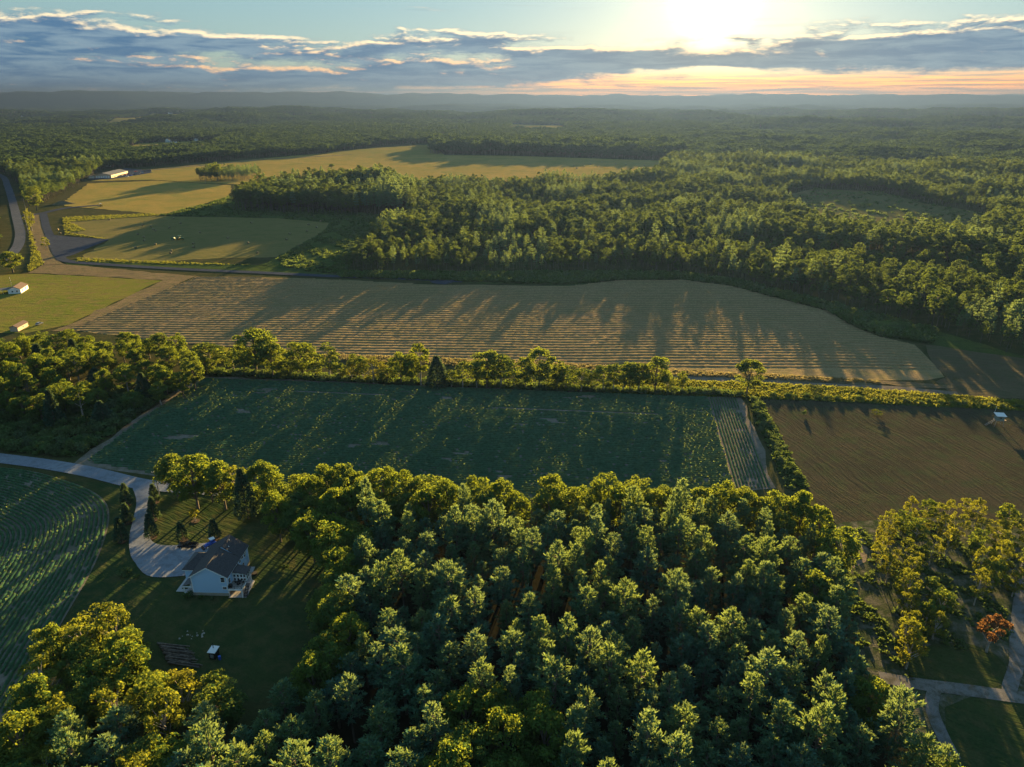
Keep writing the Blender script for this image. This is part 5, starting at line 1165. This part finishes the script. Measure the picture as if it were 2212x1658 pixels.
# long commercial building
o = empty('long_building', (-649, 1166, 0), R(6.5)); W_, D_, E_, G_ = 26, 68, 5.0, 7.8
b = MB(); prof = [(-W_/2, 0), (W_/2, 0), (W_/2, E_), (0, G_), (-W_/2, E_)]
b.add([(x, 0, z) for x, z in prof]+[(x, D_, z) for x, z in prof], [(0, 1, 2, 3, 4), (9, 8, 7, 6, 5)]+[(i, 5+i, 5+(i+1) % 5, (i+1) % 5) for i in range(5)]); b.build('wall', M['tan'], o)
for s in (-1, 1): b = MB(); pts = [(s*.001, -1, G_+.3), (s*(W_/2+1), -1, E_+.1), (s*(W_/2+1), D_+1, E_+.1), (s*.001, D_+1, G_+.3)]; b.slab(pts if s > 0 else pts[::-1], .25); b.build('roof', M['greysteel'], o)
b = MB(); b.box(-W_/2-10, -W_/2-.01, 2, 16, 0, 3.2); b.build('side_wing', M['white'], o)
b = MB(); b.slab([(-W_/2-11, 1, 3.5), (-W_/2-.02, 1, 4.4), (-W_/2-.02, 17, 4.4), (-W_/2-11, 17, 3.5)], .2); b.build('wing_roof', M['greysteel'], o)
for k in range(6): b = MB(); b.box(-9+k*3.6-1.1, -9+k*3.6+1.1, -.14, -.01, .4, 3.4); b.build('shop_window', M['white'], o)
for k in range(11): b = MB(); b.box(W_/2+.01, W_/2+.12, 4+k*5.8, 6.2+k*5.8, .8, 2.8); b.build('window', M['glass'], o)
tag(o, 'long low commercial building with grey steel roof in the golden field', 'building')
cc = ['white', 'silver', 'red', 'black', 'silver', 'white', 'blue', 'black', 'silver', 'white', 'red', 'black']
cp = [(228, 386), (262, 381), (270, 379), (278, 377), (286, 376), (275, 383), (283, 381), (291, 379), (300, 377), (307, 374), (293, 372), (312, 371)]
cl = ['white car at the near corner of the long building', 'silver car first along the building wall', 'red car second along the building wall', 'black car third along the building wall', 'silver car fourth along the building wall', 'white car nearest in the outer parking row', 'blue car second in the outer parking row', 'black car third in the outer parking row', 'silver car fourth in the outer parking row', 'white car at the far end of the outer parking row', 'red car by the far corner of the building', 'black car beside the dark trailer']
for (x, y), m_, l_ in zip(cp, cc, cl):
    p = P(x, y); car((p.x, p.y, .25), R(random.choice((20, 15, 200))), m_, l_, 'cars parked by the long building', 1.1)
p = P(318, 373); o = empty('trailer', (p.x, p.y, .2), R(20)); b = MB(); b.box(-7, 7, -1.3, 1.3, 1.0, 3.9); b.build('box_body', M['greysteel'], o); wheels(o, (-5, -4, 5), 1.25, .5); tag(o, 'dark box trailer at the end of the parking lot', 'trailer')
# houses far off
FAR = [(1, 362, 308, 11, 'white far farmhouse in the green strip'), (0, 371, 310, 9, 'small white outbuilding by the far farmhouse'), (0, 381, 310, 8, 'second small outbuilding by the far farmhouse'), (1, 425, 305, 11, 'grey far house at the end of the green strip'),
       (1, 47, 251, 17, 'far white house left of the village'), (0, 70, 254, 14, 'far low white building left of the village'), (1, 13, 252, 14, 'leftmost far white house'), (1, 306, 247, 15, 'first white house of the far village'), (1, 322, 248, 15, 'second white house of the far village'),
       (1, 365, 249, 18, 'broad white house in the middle of the far village'), (1, 384, 248, 15, 'fourth white house of the far village'), (1, 398, 248, 15, 'fifth white house of the far village'), (1, 410, 249, 17, 'white house near the end of the far village'), (1, 432, 247, 14, 'last white house of the far village'),
       (1, 198, 366, 9, 'white house half hidden in the roadside trees'), (0, 236, 361, 8, 'low pale house at the tree edge behind the long building')]
for big, x, y, w_, lab in FAR:
    p = P(x, y); gable_house('far_house' if big else 'outbuilding', (p.x, p.y, float(terrain(p.x, p.y))-.5), R(random.uniform(-60, 60)), w_, w_*1.5, w_*(.62 if big else .42), w_*(.95 if big else .66), 'white', 'greyshingle', lab, 'house', [('x', -w_*.2, 0, w_*.2, w_*.12, w_*.16, 1), ('x', w_*.2, 0, w_*.2, w_*.12, w_*.16, 1)], 'far houses')
# mounds
def mound(name, x, y, rx, ry, h, mat, label):
    p = P(x, y); n, m_ = 28, 9; V = []; F = []
    for i in range(m_+1):
        t = i/m_
        for j in range(n):
            a = j*6.283/n; q = 1+.12*math.sin(3*a+1)+.08*math.sin(5*a); V.append((p.x+math.cos(a)*rx*t*q, p.y+math.sin(a)*ry*t*q, h*(1-t*t)**1.5*(1+.15*math.sin(a*4+t*6))-.05*(t > .99)+.04))
    for i in range(m_):
        for j in range(n): F.append((i*n+j, (i+1)*n+j, (i+1)*n+(j+1) % n, i*n+(j+1) % n))
    o = mesh_obj(name, V, F, M[mat], None, True); return tag(o, label, 'mound', kind='structure')
mound('grassy_mound', 1925, 708, 17, 11, 3.6, 'meadow', 'low grassy mound between stubble field and forest')
mound('dirt_mound', 136, 441, 13, 9, 3.2, 'dirt', 'brown dirt mound beside the paved spur')
#@@END@@

# ------------------------------------------------------------------ haze
def build_haze():
    b = MB(); b.box(-17500, 17500, -17500, 17500, -130, 262); m, N, out = new_mat('haze_air')
    pv = N.node('ShaderNodeVolumePrincipled'); pv.inputs['Color'].default_value = (.025, .045, .112, 1); pv.inputs['Density'].default_value = 1.15e-4
    pv.inputs['Anisotropy'].default_value = .50; N.l.new(pv.outputs[0], out.inputs['Volume'])
    o = b.build('haze', m); return tag(o, 'thin blue evening haze filling the valley air', 'haze', kind='stuff')
build_haze()
